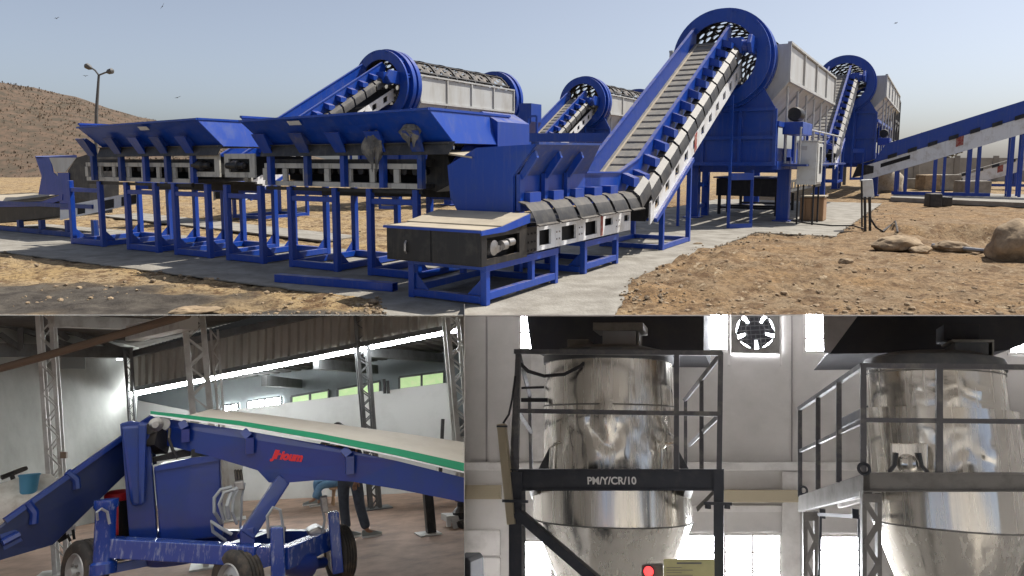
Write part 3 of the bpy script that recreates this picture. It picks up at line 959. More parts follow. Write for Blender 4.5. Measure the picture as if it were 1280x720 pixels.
# ------------------------------------------------------------------ raised hoppers
def raised_hopper(label, v0, v1, girder_v, legs, brackets, gear, plaque_v, dust):
    """v0 is the right end, v1 the left end (v grows to the left)"""
    T = thing('raised_hopper', Y(1.6, (v0 + v1) / 2, 0), label, 'hopper', 'raised hoppers')
    zt = 2.17; fu, bu = .62, 2.55
    m = MB(); m.plate([Y(fu, v0, zt + .03), Y(fu, v1, zt - .03), Y(.98, v1 - .1, 1.80), Y(.98, v0 - .12, 1.80)], .015); m.bar(Y(fu, v0 - .02, zt + .04), Y(fu, v1 + .02, zt - .02), .06, .03)
    obj('front_wall', m, PB, T)
    m = MB(); m.plate([Y(bu, v0, zt + .03), Y(bu, v1, zt - .03), Y(2.2, v1 - .1, 1.80), Y(2.2, v0 - .12, 1.80)], .015); obj('back_wall', m, PB, T)
    for va, vb in ((v0, v0 - .12), (v1, v1 - .1)):
        m = MB(); m.plate([Y(fu, va, zt + .03), Y(bu, va, zt + .03), Y(2.2, vb, 1.80), Y(.98, vb, 1.80)], .015); m.bar(Y(fu, va, zt + .045), Y(bu, va, zt + .045), .05, .03); obj('end_wall', m, PB, T)
    m = MB(); m.plate([Y(.92, v0 - .18, 1.82), Y(.92, v1 - .1, 1.80), Y(.86, v1 - .1, 1.64), Y(.86, v0 - .12, 1.66)], .012); m.ybox(.88, 2.3, v0 - .1, v1 - .1, 1.795, 1.81)
    obj('rubber_skirt', m, M['dark_rubber'], T)
    ga, gb = girder_v
    m = MB(); m.ybox(.98, 1.02, ga, gb, 1.47, 1.54); m.ybox(.98, 1.02, ga, gb, 1.21, 1.28); m.ybox(2.2, 2.24, ga, gb, 1.21, 1.54)
    n = max(5, round((gb - ga) / .44))
    for k in range(n + 1):
        a = ga + (gb - ga) * k / n
        m.ybox(.985, 1.025, a - .045, a + .045, 1.285, 1.465)
    obj('girder', m, M['cream_paint'], T)
    m = MB(); m.ybox(1.06, 2.15, ga + .02, gb - .02, 1.50, 1.60); m.ybox(1.06, 2.15, ga + .02, gb - .02, 1.22, 1.27); obj('belt', m, M['dark_rubber'], T)
    m = MB(); m.ybox(1.45, 1.47, ga + .02, gb - .02, 1.275, 1.5); obj('dark_backing', m, M['dark'], T)  # black plate added behind the girder so its openings read dark
    m = MB(); k = ga + .15
    while k < gb - .1:
        m.lathe(Y(1.04, k, 1.44), AX, [(0, 0), (.055, 0), (.055, 1.1), (0, 1.1)], 8); k += .19
    obj('roller', m, M['black_steel'], T, True)
    for vv in brackets:
        m = MB(); m.ybar((.93, vv, 1.22), (.93, vv, 1.72), .075, .085)
        m.prism([Y(.89, vv - .05, 1.68), Y(.74, vv - .05, 1.93), Y(.80, vv - .05, 1.97), Y(.95, vv - .05, 1.86), Y(.98, vv - .05, 1.68)], BX * .10)
        m.plate([Y(.90, vv - .09, 1.66), Y(.90, vv + .09, 1.66), Y(.70, vv + .13, 1.96), Y(.70, vv - .13, 1.96)], .015)
        obj('bracket', m, PD if random.random() < dust else PB, T)
    for (va, vb) in legs:
        m = MB()
        for uu in (1.0, 2.35):
            for vv in (va, vb):
                m.ybar((uu, vv, 0), (uu, vv, 1.20), .085, .085)
            m.ybar((uu, min(va, vb) + .04, 1.03), (uu, max(va, vb) - .04, 1.03), .06, .075)
            m.ybar((uu, min(va, vb) + .04, .06), (uu, max(va, vb) - .04, .06), .08, .10)
        for vv in (va, vb):
            m.ybar((1.04, vv, .06), (2.31, vv, .06), .08, .09)
            for uu, s in ((1.04, 1), (2.31, -1)):
                m.plate([Y(uu, vv, .1), Y(uu + s * .2, vv, .1), Y(uu, vv, .3)], .012)
        obj('leg_frame', m, PB if random.random() > dust * .6 else PD, T, bevel=.006)
    m = MB()
    for uu in (1.02, 2.3):
        m.ybar((uu, ga, 1.17), (uu, gb, 1.17), .05, .05)
    m.ybar((2.3, ga - .1, 1.10), (2.3, gb + .1, 1.06), .12, .12)
    obj('bottom_rail', m, M['black_steel'], T)
    if gear:
        a, b = gear
        m = MB(); z0, z1 = 1.32, 1.685
        m.ybox(.955, .985, a, b, z1 - .08, z1); m.ybox(.955, .985, a, b, z0, z0 + .08); m.ybox(.955, .985, a, a + .12, z0 + .08, z1 - .08); m.ybox(.955, .985, b - .10, b, z0 + .08, z1 - .08)
        obj('take_up_frame', m, M['cream_paint'], T)
        m = MB(); m.ybox(1.0, 2.1, a + .02, b - .02, z0 + .04, z1 - .04); obj('take_up_core', m, M['dark'], T)
        m = MB(); m.lathe(Y(.93, (a + b) / 2 + .05, 1.50), BX, [(.02, -.22), (.05, -.2), (.05, -.08), (.08, -.06), (.08, .06), (.05, .08), (.05, .2), (.02, .22)], 12, cap=True); obj('take_up_bearing', m, M['black_steel'], T, True)
    m = MB(); q = plaque_v
    c = Y(.62, q, 2.135)
    d = (Y(.98, q, 1.8) - Y(.62, q, 2.17)).normalized(); nrm = (-AX * .72 - ZUP * .69)
    m.plate([c + d * .0 - BX * .12 + nrm * .014, c - BX * -.12 + nrm * .014, c + BX * .12 + d * .075 + nrm * .014, c - BX * .12 + d * .075 + nrm * .014], .004)
    obj('name_plate', m, M['plaque'], T)
    return T


raised_hopper('left raised blue hopper with dusty brackets on portal legs', 5.62, 8.85, (6.35, 9.35), [(9.95, 8.97), (8.15, 7.32), (6.80, 5.95)], [9.0, 8.15, 7.45, 6.85, 6.18], (5.58, 6.30), 7.0, .8)
raised_hopper('right raised blue hopper behind the tail box of the foreground conveyor', 1.22, 4.62, (1.62, 4.58), [(5.48, 4.70), (4.06, 3.16), (2.52, 1.72)], [4.38, 3.62, 2.92, 2.22, 1.58], (4.76, 5.46), 3.55, .25)
m = MB()

# blue transfer chute at the right end of the row
T = thing('transfer_chute', Y(1.6, .9, 0), 'blue and grey transfer chute at the end of the right raised hopper', 'chute')
def fpoly(pts, u): return [Y(*front(x, y, u)) for x, y in pts]
m = MB(); m.prism(fpoly([(568, 150), (602, 139), (622, 152), (622, 187), (568, 188)], 2.0), AX * .9); obj('box', m, PB, T)
m = MB(); m.prism(fpoly([(570, 153), (578, 152), (599, 178), (599, 183), (570, 183)], 1.985), AX * .012); obj('grey_panel', m, M['grey_paint'], T)
m = MB(); m.plate([Y(*front(560, 187, 1.6)), Y(*front(598, 190, 1.6)), Y(*front(590, 197, .9)), Y(*front(552, 191, .9))], .02); obj('lip', m, M['dusty_top'], T)
m = MB(); m.prism(fpoly([(535, 190), (560, 195), (568, 228), (545, 240), (528, 232)], 1.3), AX * .8); obj('rubber_chute', m, M['dark_rubber'], T)
m = MB()
for a in (.75, 1.35):
    m.ybar((2.0, a, 0), (2.0, a, 1.7), .09, .09); m.ybar((2.9, a, 0), (2.9, a, 1.7), .09, .09)
m.ybar((2.0, .75, .7), (2.9, 1.35, 1.2), .07, .07)
obj('leg', m, PB, T)

# cloths tied round two brackets
def cloth(label, c, w, h, seed):
    m = MB(); n = 22; rows = 12
    for j in range(rows + 1):
        t = j / rows
        for k in range(n):
            a = 2 * math.pi * k / n
            r = w * (.55 + .6 * math.sin(math.pi * min(1, t * 1.25)) ** .7) * (1 + .45 * noise.noise(Vector((math.cos(a) * 1.5, math.sin(a) * 1.5, t * 3 + seed))))
            r *= 1 + .22 * math.sin(5 * a + seed + t * 2.5) * min(1, t * 2) + .10 * math.sin(9 * a + t * 4)
            r *= 1.0 if t < .35 else 1.0 - .55 * (t - .35)
            if j == rows: r *= .6
            m.v.append(c + BX * (math.cos(a) * r) + AX * (math.sin(a) * r * .6) + ZUP * (h * (.5 - t * (1 + .35 * math.sin(2 * a + seed))) + .04 * noise.noise(Vector((a, t * 4, seed)))))
    m.f = [(j * n + k, j * n + (k + 1) % n, (j + 1) * n + (k + 1) % n, (j + 1) * n + k) for j in range(rows) for k in range(n)]
    m.f.append(tuple(range(n))); m.f.append(tuple(rows * n + k for k in range(n)))
    tag(obj('cloth', m, M['cloth'], None, True), label, 'cloth')


cloth('dark rag tied on the fourth bracket of the right raised hopper', Y(.80, 2.26, 1.76), .13, .42, 3)
cloth('grey rag wrapped on the last bracket of the right raised hopper', Y(.76, 1.60, 1.93), .12, .22, 8)

# ------------------------------------------------------------------ low conveyor at the far left
T = thing('tail_conveyor', Y(1.0, 11.5, 0), 'low conveyor with blue hopper and grey-topped tail box at the left edge', 'conveyor')
u_ = 1.6
def L(x, y, uu=1.6): return Y(*front(x, y, uu))
m = MB(); m.prism([L(-12, 254), L(75, 243), L(76, 270), L(-12, 280)], AX * 1.1); obj('tail_box', m, M['black_steel'], T)
m = MB(); m.plate([L(-14, 253), L(52, 251), L(78, 243), L(78, 243, 2.7), L(40, 241, 2.7), L(-14, 244, 2.7)], .02); obj('deck_cover', m, M['dusty_top'], T)
m = MB(); m.prism([L(-14, 254, 1.57), L(52, 252, 1.57), L(78, 243, 1.57), L(78, 250, 1.57), L(52, 258, 1.57), L(-14, 259, 1.57)], AX * .02); obj('deck_rim', m, PB, T)
m = MB(); m.prism([L(72, 216, 1.58), L(86, 216, 1.58), L(88, 262, 1.58), L(75, 262, 1.58)], AX * .02); obj('hopper_side', m, PB, T)
m = MB(); m.prism([L(44, 196), L(62, 196), L(66, 215), L(80, 228), L(78, 244), L(48, 243), L(52, 220)], AX * .02); m.prism([L(44, 196), L(44, 196, 2.7), L(96, 195, 2.7), L(96, 195), L(96, 197), L(46, 198)], ZUP * .02)
obj('hopper_front', m, PB, T)
m = MB(); m.plate([L(62, 197), L(96, 197), L(82, 215), L(70, 215)], .02); m.plate([L(70, 216), L(83, 216), L(83, 228), L(78, 228)], .02); obj('hopper_plate', m, M['grey_paint'], T)
m = MB(); m.prism([L(85, 213), L(96, 197), L(112, 192), L(112, 250), L(86, 246)], AX * .6); obj('rubber_chute', m, M['dark_rubber'], T)
m = MB(); m.plate([L(76, 258), L(170, 240), L(170, 255), L(76, 275)], .03); obj('girder', m, M['white_paint'], T)
for a, b in ((97, 106), (123, 142), (152, 170)):
    m = MB(); m.plate([L(a, 257 - (a - 97) * .19, 1.58), L(b, 257 - (b - 97) * .19, 1.58), L(b, 268 - (b - 97) * .19, 1.58), L(a, 268 - (a - 97) * .19, 1.58)], .01); obj('window', m, M['dark'], T)
m = MB()
for x, yb in ((25, 306), (52, 300), (85, 300), (118, 298)):
    p = L(x, 275); m.bar(Vector((p.x, p.y, .02)), p, .10, .10)
p0, p1 = L(-20, 303), L(120, 293); m.bar(Vector((p0.x, p0.y, .06)), Vector((p1.x, p1.y, .06)), .1, .1); m.bar(Vector((p0.x, p0.y, .62)), Vector((p1.x, p1.y, .66)), .1, .08)
obj('stand', m, PD, T)

# ------------------------------------------------------------------ stacking conveyors on the right
def stacker(name, label, u, dv, dz, skirt=True):
    T = thing(name, Y(u, dv - 4, 0), label, 'conveyor', 'stacking conveyors')
    def P(v, z, du=0): return Y(u + du, v + dv, z + dz)
    z0, s = 1.02, .345
    def zl(v): return z0 - s * (v + 1.7)
    va, vb = -1.4, -12.0
    if skirt:
        for du in (0, .95):
            m = MB(); m.prism([P(va - .6, zl(va - .6) + .38, du), P(vb, zl(vb) + .38, du), P(vb, zl(vb) + 1.0, du), P(va - .9, zl(va - .9) + 1.0, du), P(va - .4, zl(va) + .45, du)], AX * .03); obj('skirt', m, PB, T)
    m = MB(); m.plate([P(va, zl(va) + .5, .04), P(vb, zl(vb) + .5, .04), P(vb, zl(vb) + .5, .94), P(va, zl(va) + .5, .94)], .02); obj('belt', m, M['belt'], T)
    m = MB(); m.prism([P(va, zl(va) - .26, -.08), P(vb, zl(vb) - .26, -.08), P(vb, zl(vb) + .36, -.08), P(va, zl(va) + .36, -.08)], AX * .03); m.prism([P(va, zl(va), 1.0), P(vb, zl(vb), 1.0), P(vb, zl(vb) + .36, 1.0), P(va, zl(va) + .36, 1.0)], AX * .03)
    obj('girder', m, M['white_paint'], T)
    m = MB(); m.prism([P(-2.15, zl(-2.15) + .08, -.088), P(-3.2, zl(-3.2) + .08, -.088), P(-3.2, zl(-3.2) + .24, -.088), P(-2.15, zl(-2.15) + .24, -.088)], AX * .006); obj('window', m, M['dark'], T)
    m = MB(); m.prism([P(-4.75, zl(-4.75), -.09), P(-5.0, zl(-5.0), -.09), P(-5.0, zl(-5.0) + .36, -.09), P(-4.75, zl(-4.75) + .36, -.09)], AX * .006); obj('warning_tape', m, M['red_tape'], T)
    for k in range(14):
        v = -2.4 - k * .7
        m = MB(); m.prism([P(v, zl(v) + .34, -.14), P(v - .32, zl(v - .32) + .34, -.14), P(v - .32, zl(v - .32) + .5, -.04), P(v, zl(v) + .5, -.04)], AX * .06); obj('idler_bracket', m, M['black_steel'], T)
    m = MB(); m.lathe(P(va - .05, zl(va) + .22, -.02), AX, [(0, 0), (.22, 0), (.22, .95), (0, .95)], 14); m.prism([P(va + .3, zl(va) - .1, -.1), P(va - .5, zl(va - .5) - .05, -.1), P(va - .5, zl(va) + .4, -.1), P(va + .1, zl(va) + .5, -.1)], AX * .02); obj('tail_drum', m, M['black_steel'], T)
    for (v0, v1) in ((-2.75, None), (-5.25, None), (-4.1, None), (-6.6, None)):
        m = MB()
        for du in (.0, .95):
            m.bar(P(v0, -dz + .15, du), P(v0, zl(v0), du), .14, .14); m.bar(P(v0 - .32, -dz + .15, du), P(v0 - .32, zl(v0 - .32), du), .10, .10)
        m.bar(P(v0, -dz + .3, .02), P(v0, -dz + .3, .93), .1, .1)
        obj('trestle', m, PB, T)
    m = MB(); m.bar(P(-2.6, -dz + .22, 0), P(-6.0, -dz + .22, 0), .12, .14); m.bar(P(-2.3, zl(-2.3) - .08, -.02), P(-8.6, zl(-8.6) - .08, -.02), .1, .12); obj('sill_beam', m, PB, T)
    return T


stacker('stacking_conveyor', 'blue stacking conveyor with white girder rising to the right edge', 27.0, 0, 0)
stacker('stacking_conveyor', 'second stacking conveyor partly hidden behind the nearer one at right', 40.0, -2.2, -1.2, False)

# conveyor under the largest drum
T = thing('underflow_conveyor', Y(14, .4, 0), 'dark underflow conveyor box beneath the largest drum', 'conveyor')
m = MB(); m.ybox(14.6, 15.9, -.35, 1.35, .55, 1.05); obj('box', m, M['black_steel'], T)
m = MB(); m.ybox(14.5, 16.0, -.42, 1.42, 1.06, 1.10); obj('cover', m, PD, T)
m = MB(); m.ybox(16.0, 20.5, -.42, -.39, .62, .70); m.ybox(16.0, 20.5, -.42, -.39, .9, .98)
for k in range(9): m.ybox(16.0 + k * .55, 16.12 + k * .55, -.425, -.395, .7, .9)
obj('girder', m, M['cream_paint'], T)
m = MB()
for uu in (14.8, 15.8, 17.5):
    for vv in (-.3, 1.3): m.ybar((uu, vv, 0), (uu, vv, .55), .08, .08)
    m.ybar((uu, -.3, .2), (uu, 1.3, .2), .06, .06)
obj('stand', m, M['black_steel'], T)

# blue walkway bridge behind the hopper, between the lines
T = thing('pipe_bridge', Y(14, 6, 0), 'blue steel bridge beam spanning behind the foreground hopper', 'beam')
m = MB(); m.bar(Y(*front(636, 172, 10)), Y(*front(790, 172, 10)), .25, .22); obj('beam', m, PB, T)
for x in (652, 668, 780):
    p = Y(*front(x, 172, 10)); m = MB(); m.bar(Vector((p.x, p.y, 0)), p, .12, .12); obj('post', m, PB, T)
m = MB()
p = Y(*front(660, 172, 10)); m.bar(p, p + ZUP * .55, .05, .05); p2 = Y(*front(671, 172, 10)); m.bar(p2, p2 + ZUP * .55, .05, .05); m.bar(p + ZUP * .55, p2 + ZUP * .55, .05, .05)
obj('guard_rail', m, PB, T)
T = thing('drive_cabinet', Y(19.5, 9.4, 0), 'small blue box at the tail of the left drum', 'cabinet')
m = MB(); m.prism([Y(*front(x, y, 17)) for x, y in ((649, 129), (664, 129), (664, 152), (655, 170), (648, 170))], AX * .8); obj('box', m, PB, T)
m = MB(); m.prism([Y(*front(x, y, 17.2)) for x, y in ((640, 160), (658, 160), (660, 200), (640, 200))], AX * .8); obj('frame', m, PB, T)

# ------------------------------------------------------------------ small things in the yard
# square steel tube lying on the slab edge
m = MB(); a, b = ground(347, 352), ground(494, 364)
d = (b - a).normalized(); sd = d.cross(ZUP).normalized()
for s0, s1, z0, z1 in ((-.06, .06, .0, .008), (-.06, .06, .092, .10), (-.06, -.052, .008, .092), (.052, .06, .008, .092)):
    m.hexa([a + sd * s0 + ZUP * (z0 + .004), b + sd * s0 + ZUP * (z0 + .004), b + sd * s1 + ZUP * (z0 + .004), a + sd * s1 + ZUP * (z0 + .004)],
           [a + sd * s0 + ZUP * (z1 + .004), b + sd * s0 + ZUP * (z1 + .004), b + sd * s1 + ZUP * (z1 + .004), a + sd * s1 + ZUP * (z1 + .004)])
T = thing('steel_tube', (a + b) / 2, 'blue square steel tube lying on the slab edge', 'beam')
obj('tube', m, PB, T)

# twin-arm lamp post
p = ground(119, 205); p = Vector((p.x * 40 / p.y, 40, 0))
def lp(x, y): return hit(x, y, Vector((0, 40, 0)), Vector((0, 1, 0)))
T = thing('street_lamp', Vector((lp(118, 200).x, 40, 0)), 'twin-armed street lamp in front of the hill', 'lamp post', rot=Matrix.Identity(3))
m = MB(); top = lp(123.5, 94); m.tube([Vector((lp(118, 200).x, 40, 0)), lp(120.5, 140), top], [.11, .09, .06], 8); obj('pole', m, M['lamp_metal'], T, True)
m = MB(); m.tube([top, lp(119, 88), lp(113, 84)], .045, 6); m.tube([top, lp(131, 91), lp(136, 89.5)], .045, 6); obj('arm', m, M['lamp_metal'], T, True)
for a, b in (((115, 86), (106, 81)), ((133, 90.5), (142, 88))):
    m = MB(); q0, q1 = lp(*a), lp(*b); m.tube([q0, q0.lerp(q1, .3), q0.lerp(q1, .8), q1], [.05, .14, .16, .06], 8); obj('lamp_head', m, M['lamp_metal'], T, True)

# electrical cabinet on its stand, in front of the column
cu, cv = 12.3, -1.62
T = thing('electrical_cabinet', Y(cu, cv, 0), 'tall pale grey electrical cabinet on a black stand', 'cabinet')
z0 = yl(hit(1013, 226, YO + BX * cv, BX))[2]
m = MB(); m.ybox(cu, cu + .95, cv - .02, cv + .42, .98, 2.02); obj('body', m, M['cabinet'], T, bevel=.012)
m = MB(); m.ybox(cu - .03, cu + .98, cv - .05, cv + .45, 2.025, 2.05); obj('roof', m, M['cabinet'], T)
m = MB(); m.ybox(cu + .06, cu + .89, cv - .045, cv - .022, 1.03, 1.97); dr = obj('door', m, M['cabinet'], T, bevel=.01)
m = MB(); m.ybox(cu + .32, cu + .66, cv - .052, cv - .047, 1.25, 1.9); obj('window', m, M['glass_dark'], dr)
m = MB(); m.ybox(cu - .012, cu - .002, cv + .2, cv + .36, 1.82, 1.92); obj('louvre', m, M['grey_paint'], T)
m = MB()
for a in (.05, .9):
    for b in (.02, .38): m.ybar((cu + a, cv + b, 0), (cu + a, cv + b, .98), .04, .04)
m.ybar((cu, cv, .95), (cu + .95, cv, .95), .05, .05)
obj('stand', m, M['black_steel'], T)

# small junction box on two posts with its cable
q = ground(1085, 288)
T = thing('junction_box', q, 'small pale junction box on thin black posts beside the slab', 'junction box', rot=Matrix.Identity(3))
def jq(x, y): return hit(x, y, q, Vector((0, 1, 0)))
m = MB(); m.prism([jq(1077, 225), jq(1091, 224), jq(1093, 247), jq(1079, 248)], Vector((.12, .28, 0))); obj('box', m, M['cabinet'], T, bevel=.012)
for x in (1081.5, 1087.5):
    m = MB(); m.bar(jq(x, 290), jq(x - .5, 246), .03, .05); obj('post', m, M['black_steel'], T)
m = MB(); m.bar(jq(1077.5, 284), jq(1077, 226), .03, .03); obj('post', m, M['black_steel'], T)
m = MB(); pts = [jq(1086, 250), jq(1088, 275), jq(1095, 286), ground(1103, 291), ground(1112, 284), ground(1119, 278), ground(1122, 292)]
m.tube([p_ + ZUP * .03 for p_ in pts], .022, 6); obj('cable', m, M['black_steel'], T, True)
m = MB(); pts = [ground(1082, 288), ground(1066, 283), ground(1040, 283), ground(1010, 280), ground(985, 276), ground(975, 262)]
m.tube([p_ + ZUP * .02 for p_ in pts], .018, 6); tag(obj('power_cable', m, M['black_steel'], None, True), 'black power cable running over the slab from the junction box', 'cable')

# wooden packing block
a = ground(1010, 276)
T = thing('packing_box', a, 'brown wooden packing box on the slab below the cabinet', 'box')
bx0, bx1, by0, by1 = 0, .75, -.30, .30
def pk(u, v, z): return a + AX * u + BX * v + ZUP * z
m = MB(); m.hexa([pk(0, -.36, 0), pk(.62, -.36, 0), pk(.62, .22, 0), pk(0, .22, 0)], [pk(.02, -.36, .62), pk(.60, -.36, .62), pk(.62, .20, .60), pk(0, .22, .60)]); obj('body', m, M['wood'], T, bevel=.02)
m = MB(); m.hexa([pk(-.03, -.39, .625), pk(.64, -.39, .625), pk(.64, .25, .605), pk(-.03, .25, .605)], [pk(-.03, -.39, .66), pk(.64, -.39, .66), pk(.64, .25, .64), pk(-.03, .25, .64)]); obj('lid', m, M['sack'], T)
for k in range(4):
    m = MB(); m.hexa([pk(-.012, -.34 + k * .14, .03), pk(-.002, -.34 + k * .14, .03), pk(-.002, -.215 + k * .14, .03), pk(-.012, -.215 + k * .14, .03)], [pk(-.012, -.34 + k * .14, .58), pk(-.002, -.34 + k * .14, .58), pk(-.002, -.215 + k * .14, .58), pk(-.012, -.215 + k * .14, .58)]); obj('plank', m, M['wood'], T)

# boulders and stones
def boulder(label, px, py, r, seed, flat, sx, sy, rot, up=.3, rough=.3):
    p = ground(px, py); m = MB(); rock_mesh(m, Vector((p.x, p.y, ground_z(p.x, p.y) + r * up)), r, seed, flat, 4, rough, rot, sx, sy)
    for i_, v_ in enumerate(m.v):
        m.v[i_] = v_ + Vector((1, 1, 1)) * (r * .05 * noise.noise(v_ * (2.2 / r))) + ZUP * (r * .04 * noise.noise(v_ * (5 / r)))
    tag(obj('boulder', m, M['boulder'], None, True), label, 'boulder', 'boulders lying in the yard')


boulder('huge rounded boulder cut by the right edge', 1278, 322, .56, 4, .72, 1.0, .85, .3, .42, .22)
boulder('flat pale stone in front of the junction box', 1122, 311, .36, 12, .45, 1.15, .8, .2)
boulder('small stone beside the flat pale stone', 1150, 314, .17, 21, .5, 1.3, .8, .5)
boulder('stone at the foot of the dug bank', 1190, 313, .22, 33, .5, 1.3, .9, 2.7)
boulder('grey lump on the slab edge near the conveyor', 872, 305, .07, 41, .5, 1.3, .9, 0)
boulder('small pale stone in the soil below the junction box', 1058, 330, .09, 51, .5, 1.3, .9, 0)
boulder('dark flat stone lying in the mud at bottom left', 245, 388, .16, 55, .25, 1.5, .7, .3, .2)
m = MB(); p = ground(1165, 311); p2 = ground(1238, 318); m.tube([p + ZUP * .06, p2 + ZUP * .05], .04, 8); tag(obj('pipe', m, M['steel'], None, True), 'grey pipe lying on the soil before the huge boulder', 'pipe')

# concrete blocks and clutter behind the stacker
def cblock(label, px, py, w, d, h, mt, cat='block', name='concrete_block', rot=0.0, z=0.0):
    p = ground(px, py, z); m = MB(); x = Vector((math.cos(rot), math.sin(rot), 0)); y = Vector((-x.y, x.x, 0))
    j = lambda: Vector((random.uniform(-.03, .03), random.uniform(-.03, .03), random.uniform(-.02, .02)))
    m.hexa([p - x * w / 2, p + x * w / 2, p + x * w / 2 + y * d, p - x * w / 2 + y * d], [p - x * w / 2 + ZUP * h + j(), p + x * w / 2 + ZUP * h + j(), p + x * w / 2 + y * d + ZUP * h + j(), p - x * w / 2 + y * d + ZUP * h + j()])
    tag(obj(name, m, mt, None, bevel=.03), label, cat)


cblock('tan concrete block left of the middle trestle', 1166, 238, .9, .9, .8, M['boulder'])
cblock('grey concrete block right of the middle trestle', 1188, 238, 1.1, 1.0, .8, M['concrete'])
cblock('wide concrete block at the foot of the stacker slab', 1222, 243, 1.2, .9, .6, M['concrete'])
cblock('flat stack of slabs behind the first trestle', 1145, 236, 1.8, .8, .55, M['concrete'])
cblock('black crate in front of the stacker slab, left one', 1170, 259, .42, .4, .45, M['black_steel'], 'crate', 'crate')
cblock('black crate in front of the stacker slab, right one', 1184, 258, .42, .4, .33, M['black_steel'], 'crate', 'crate', .2)
cblock('blue plate lying behind the stacker slab', 1233, 246, .62, .6, .12, PB, 'plate', 'steel_plate')
p = ground(1108, 240); m = MB(); rock_mesh(m, p + ZUP * .5, .85, 61, .85, 3, .35, .4, 1.0, .8); tag(obj('sack', m, M['sack'], None, True), 'bulging tan sack beside the foot of the stacking conveyor', 'sack')

# far tree
T = thing('tree', Vector((57, 95, 0)), 'small dusty tree on the horizon at right', 'tree', rot=Matrix.Identity(3))
tx = hit(1166, 199, Vector((0, 95, 0)), Vector((0, 1, 0))).x
m = MB(); m.tube([Vector((tx, 95, -.1)), Vector((tx + .2, 95, 1.6)), Vector((tx, 95, 3.0))], [.25, .18, .08], 7)
for k in range(7):
    a = k * .9; m.tube([Vector((tx + .1, 95, 1.4 + k * .15)), Vector((tx + 1.4 * math.cos(a), 95 + 1.2 * math.sin(a), 3.0 + .3 * math.sin(k)))], [.09, .03], 5)
obj('trunk', m, M['bark'], T)
m = MB()
for k in range(2600):
    d = Vector((random.gauss(0, 1), random.gauss(0, 1), random.gauss(0, 1))).normalized() * random.random() ** .4
    c = Vector((tx + d.x * 3.6, 95 + d.y * 3, 3.3 + d.z * 1.9))
    if noise.noise(c * .8) < -.12: continue
    a = Vector((random.uniform(-1, 1), random.uniform(-1, 1), random.uniform(-1, 1))).normalized() * .17; b = a.cross(Vector((random.uniform(-1, 1), random.uniform(-1, 1), 1))).normalized() * .14
    m.add([c - a - b, c + a - b, c + a + b, c - a + b], [(0, 1, 2, 3)])
obj('crown', m, M['leaf'], T)

# birds in the sky
def bird(label, px, py, span, bank, flap):
    c = hit(px, py, Vector((0, 45, 0)), Vector((0, 1, 0)))
    T = thing('bird', c, label, 'bird', 'birds in the sky', rot=Matrix.Identity(3))
    x = Vector((math.cos(bank), .25, math.sin(bank))).normalized(); f = Vector((0.5, -.7, .1)).normalized(); z = Vector((0, 0, 1))
    m = MB(); m.tube([c - f * span * .28, c - f * span * .15, c + f * span * .1, c + f * span * .22, c + f * span * .28], [span * .02, span * .045, span * .06, span * .035, span * .008], 8)
    m.plate([c - f * span * .15 + x * span * .02, c - f * span * .38 + x * span * .09, c - f * span * .38 - x * span * .09, c - f * span * .15 - x * span * .02], .01)
    obj('body', m, M['bird'], T, True)
    for s in (-1, 1):
        m = MB(); e = x * s
        m.plate([c + f * span * .1, c + e * span * .24 + f * span * .14 + z * flap * span * .5, c + e * span * .5 - f * span * .02 + z * flap * span * .35, c + e * span * .26 - f * span * .06 + z * flap * span * .45, c - f * span * .08], .012)
        obj('wing', m, M['bird'], T)


bird('largest bird, banking near the top left of the sky', 203, 8, .42, 1.1, .2)
bird('bird flying at the far left of the sky', 71, 23, .3, .3, .3)
bird('bird gliding low in front of the left sky', 222, 122, .38, .35, .15)
bird('tiny bird gliding beside the street lamp head', 107, 95, .3, 0, .2)
bird('tiny bird high at the right of the sky', 1120, 29, .28, .2, .3)

# ================================================================== THE WORKSHOP (lower left)
def cam_vec(x, y, z): return RT * x + UPV * y + FW * z


_d0 = Vector(((290 - CX) / FPX, (CY - 530) / FPX, 1))
_s = 0.08
WU = cam_vec(-_s, 1, -(_d0.x * -_s + _d0.y)).normalized()
WY = cam_vec(*_d0).normalized()
WX = WY.cross(WU).normalized()
WROT = Matrix((WX, WY, WU)).transposed()
W_H = 1.8
WFLOOR = EYE - WU * W_H


def W(x, y, d):
    r = ray(x, y); return EYE + r * (d / r.dot(WY))


def WG(x, y):
    return hit(x, y, WFLOOR, WU)


def WP(a, b, c):
    return WFLOOR + WX * a + WY * b + WU * c


def wl(p):
    d = p - WFLOOR; return d.dot(WX), d.dot(WY), d.dot(WU)


X_DIV = 580.0
_n = ray(X_DIV, 300).cross(ray(X_DIV, 700)).normalized()
if _n.x < 0: _n = -_n
CLIP = None          # plane at which the shed's partition stands: what reaches it is built into it


def obj_c(name, mb, mat_, parent=None, smooth=False, bevel=0.0, kind=None):
    o = obj(name, mb, mat_, parent, smooth, bevel, kind)
    if CLIP:
        mw = Matrix.Identity(4); q = o
        while q is not None:
            mw = q.matrix_basis @ mw; q = q.parent
        inv = mw.inverted(); co = inv @ CLIP[0]; no = (mw.to_3x3().transposed() @ CLIP[1]).normalized()
        me = o.data; bm = bmesh.new(); bm.from_mesh(me)
        r = bmesh.ops.bisect_plane(bm, geom=bm.verts[:] + bm.edges[:] + bm.faces[:], dist=1e-5, plane_co=co, plane_no=no, clear_outer=True)
        ed = [e for e in r['geom_cut'] if isinstance(e, bmesh.types.BMEdge)]
        if ed:
            try: bmesh.ops.edgenet_fill(bm, edges=ed)
            except Exception: pass
        bm.to_mesh(me); bm.free()
    return o


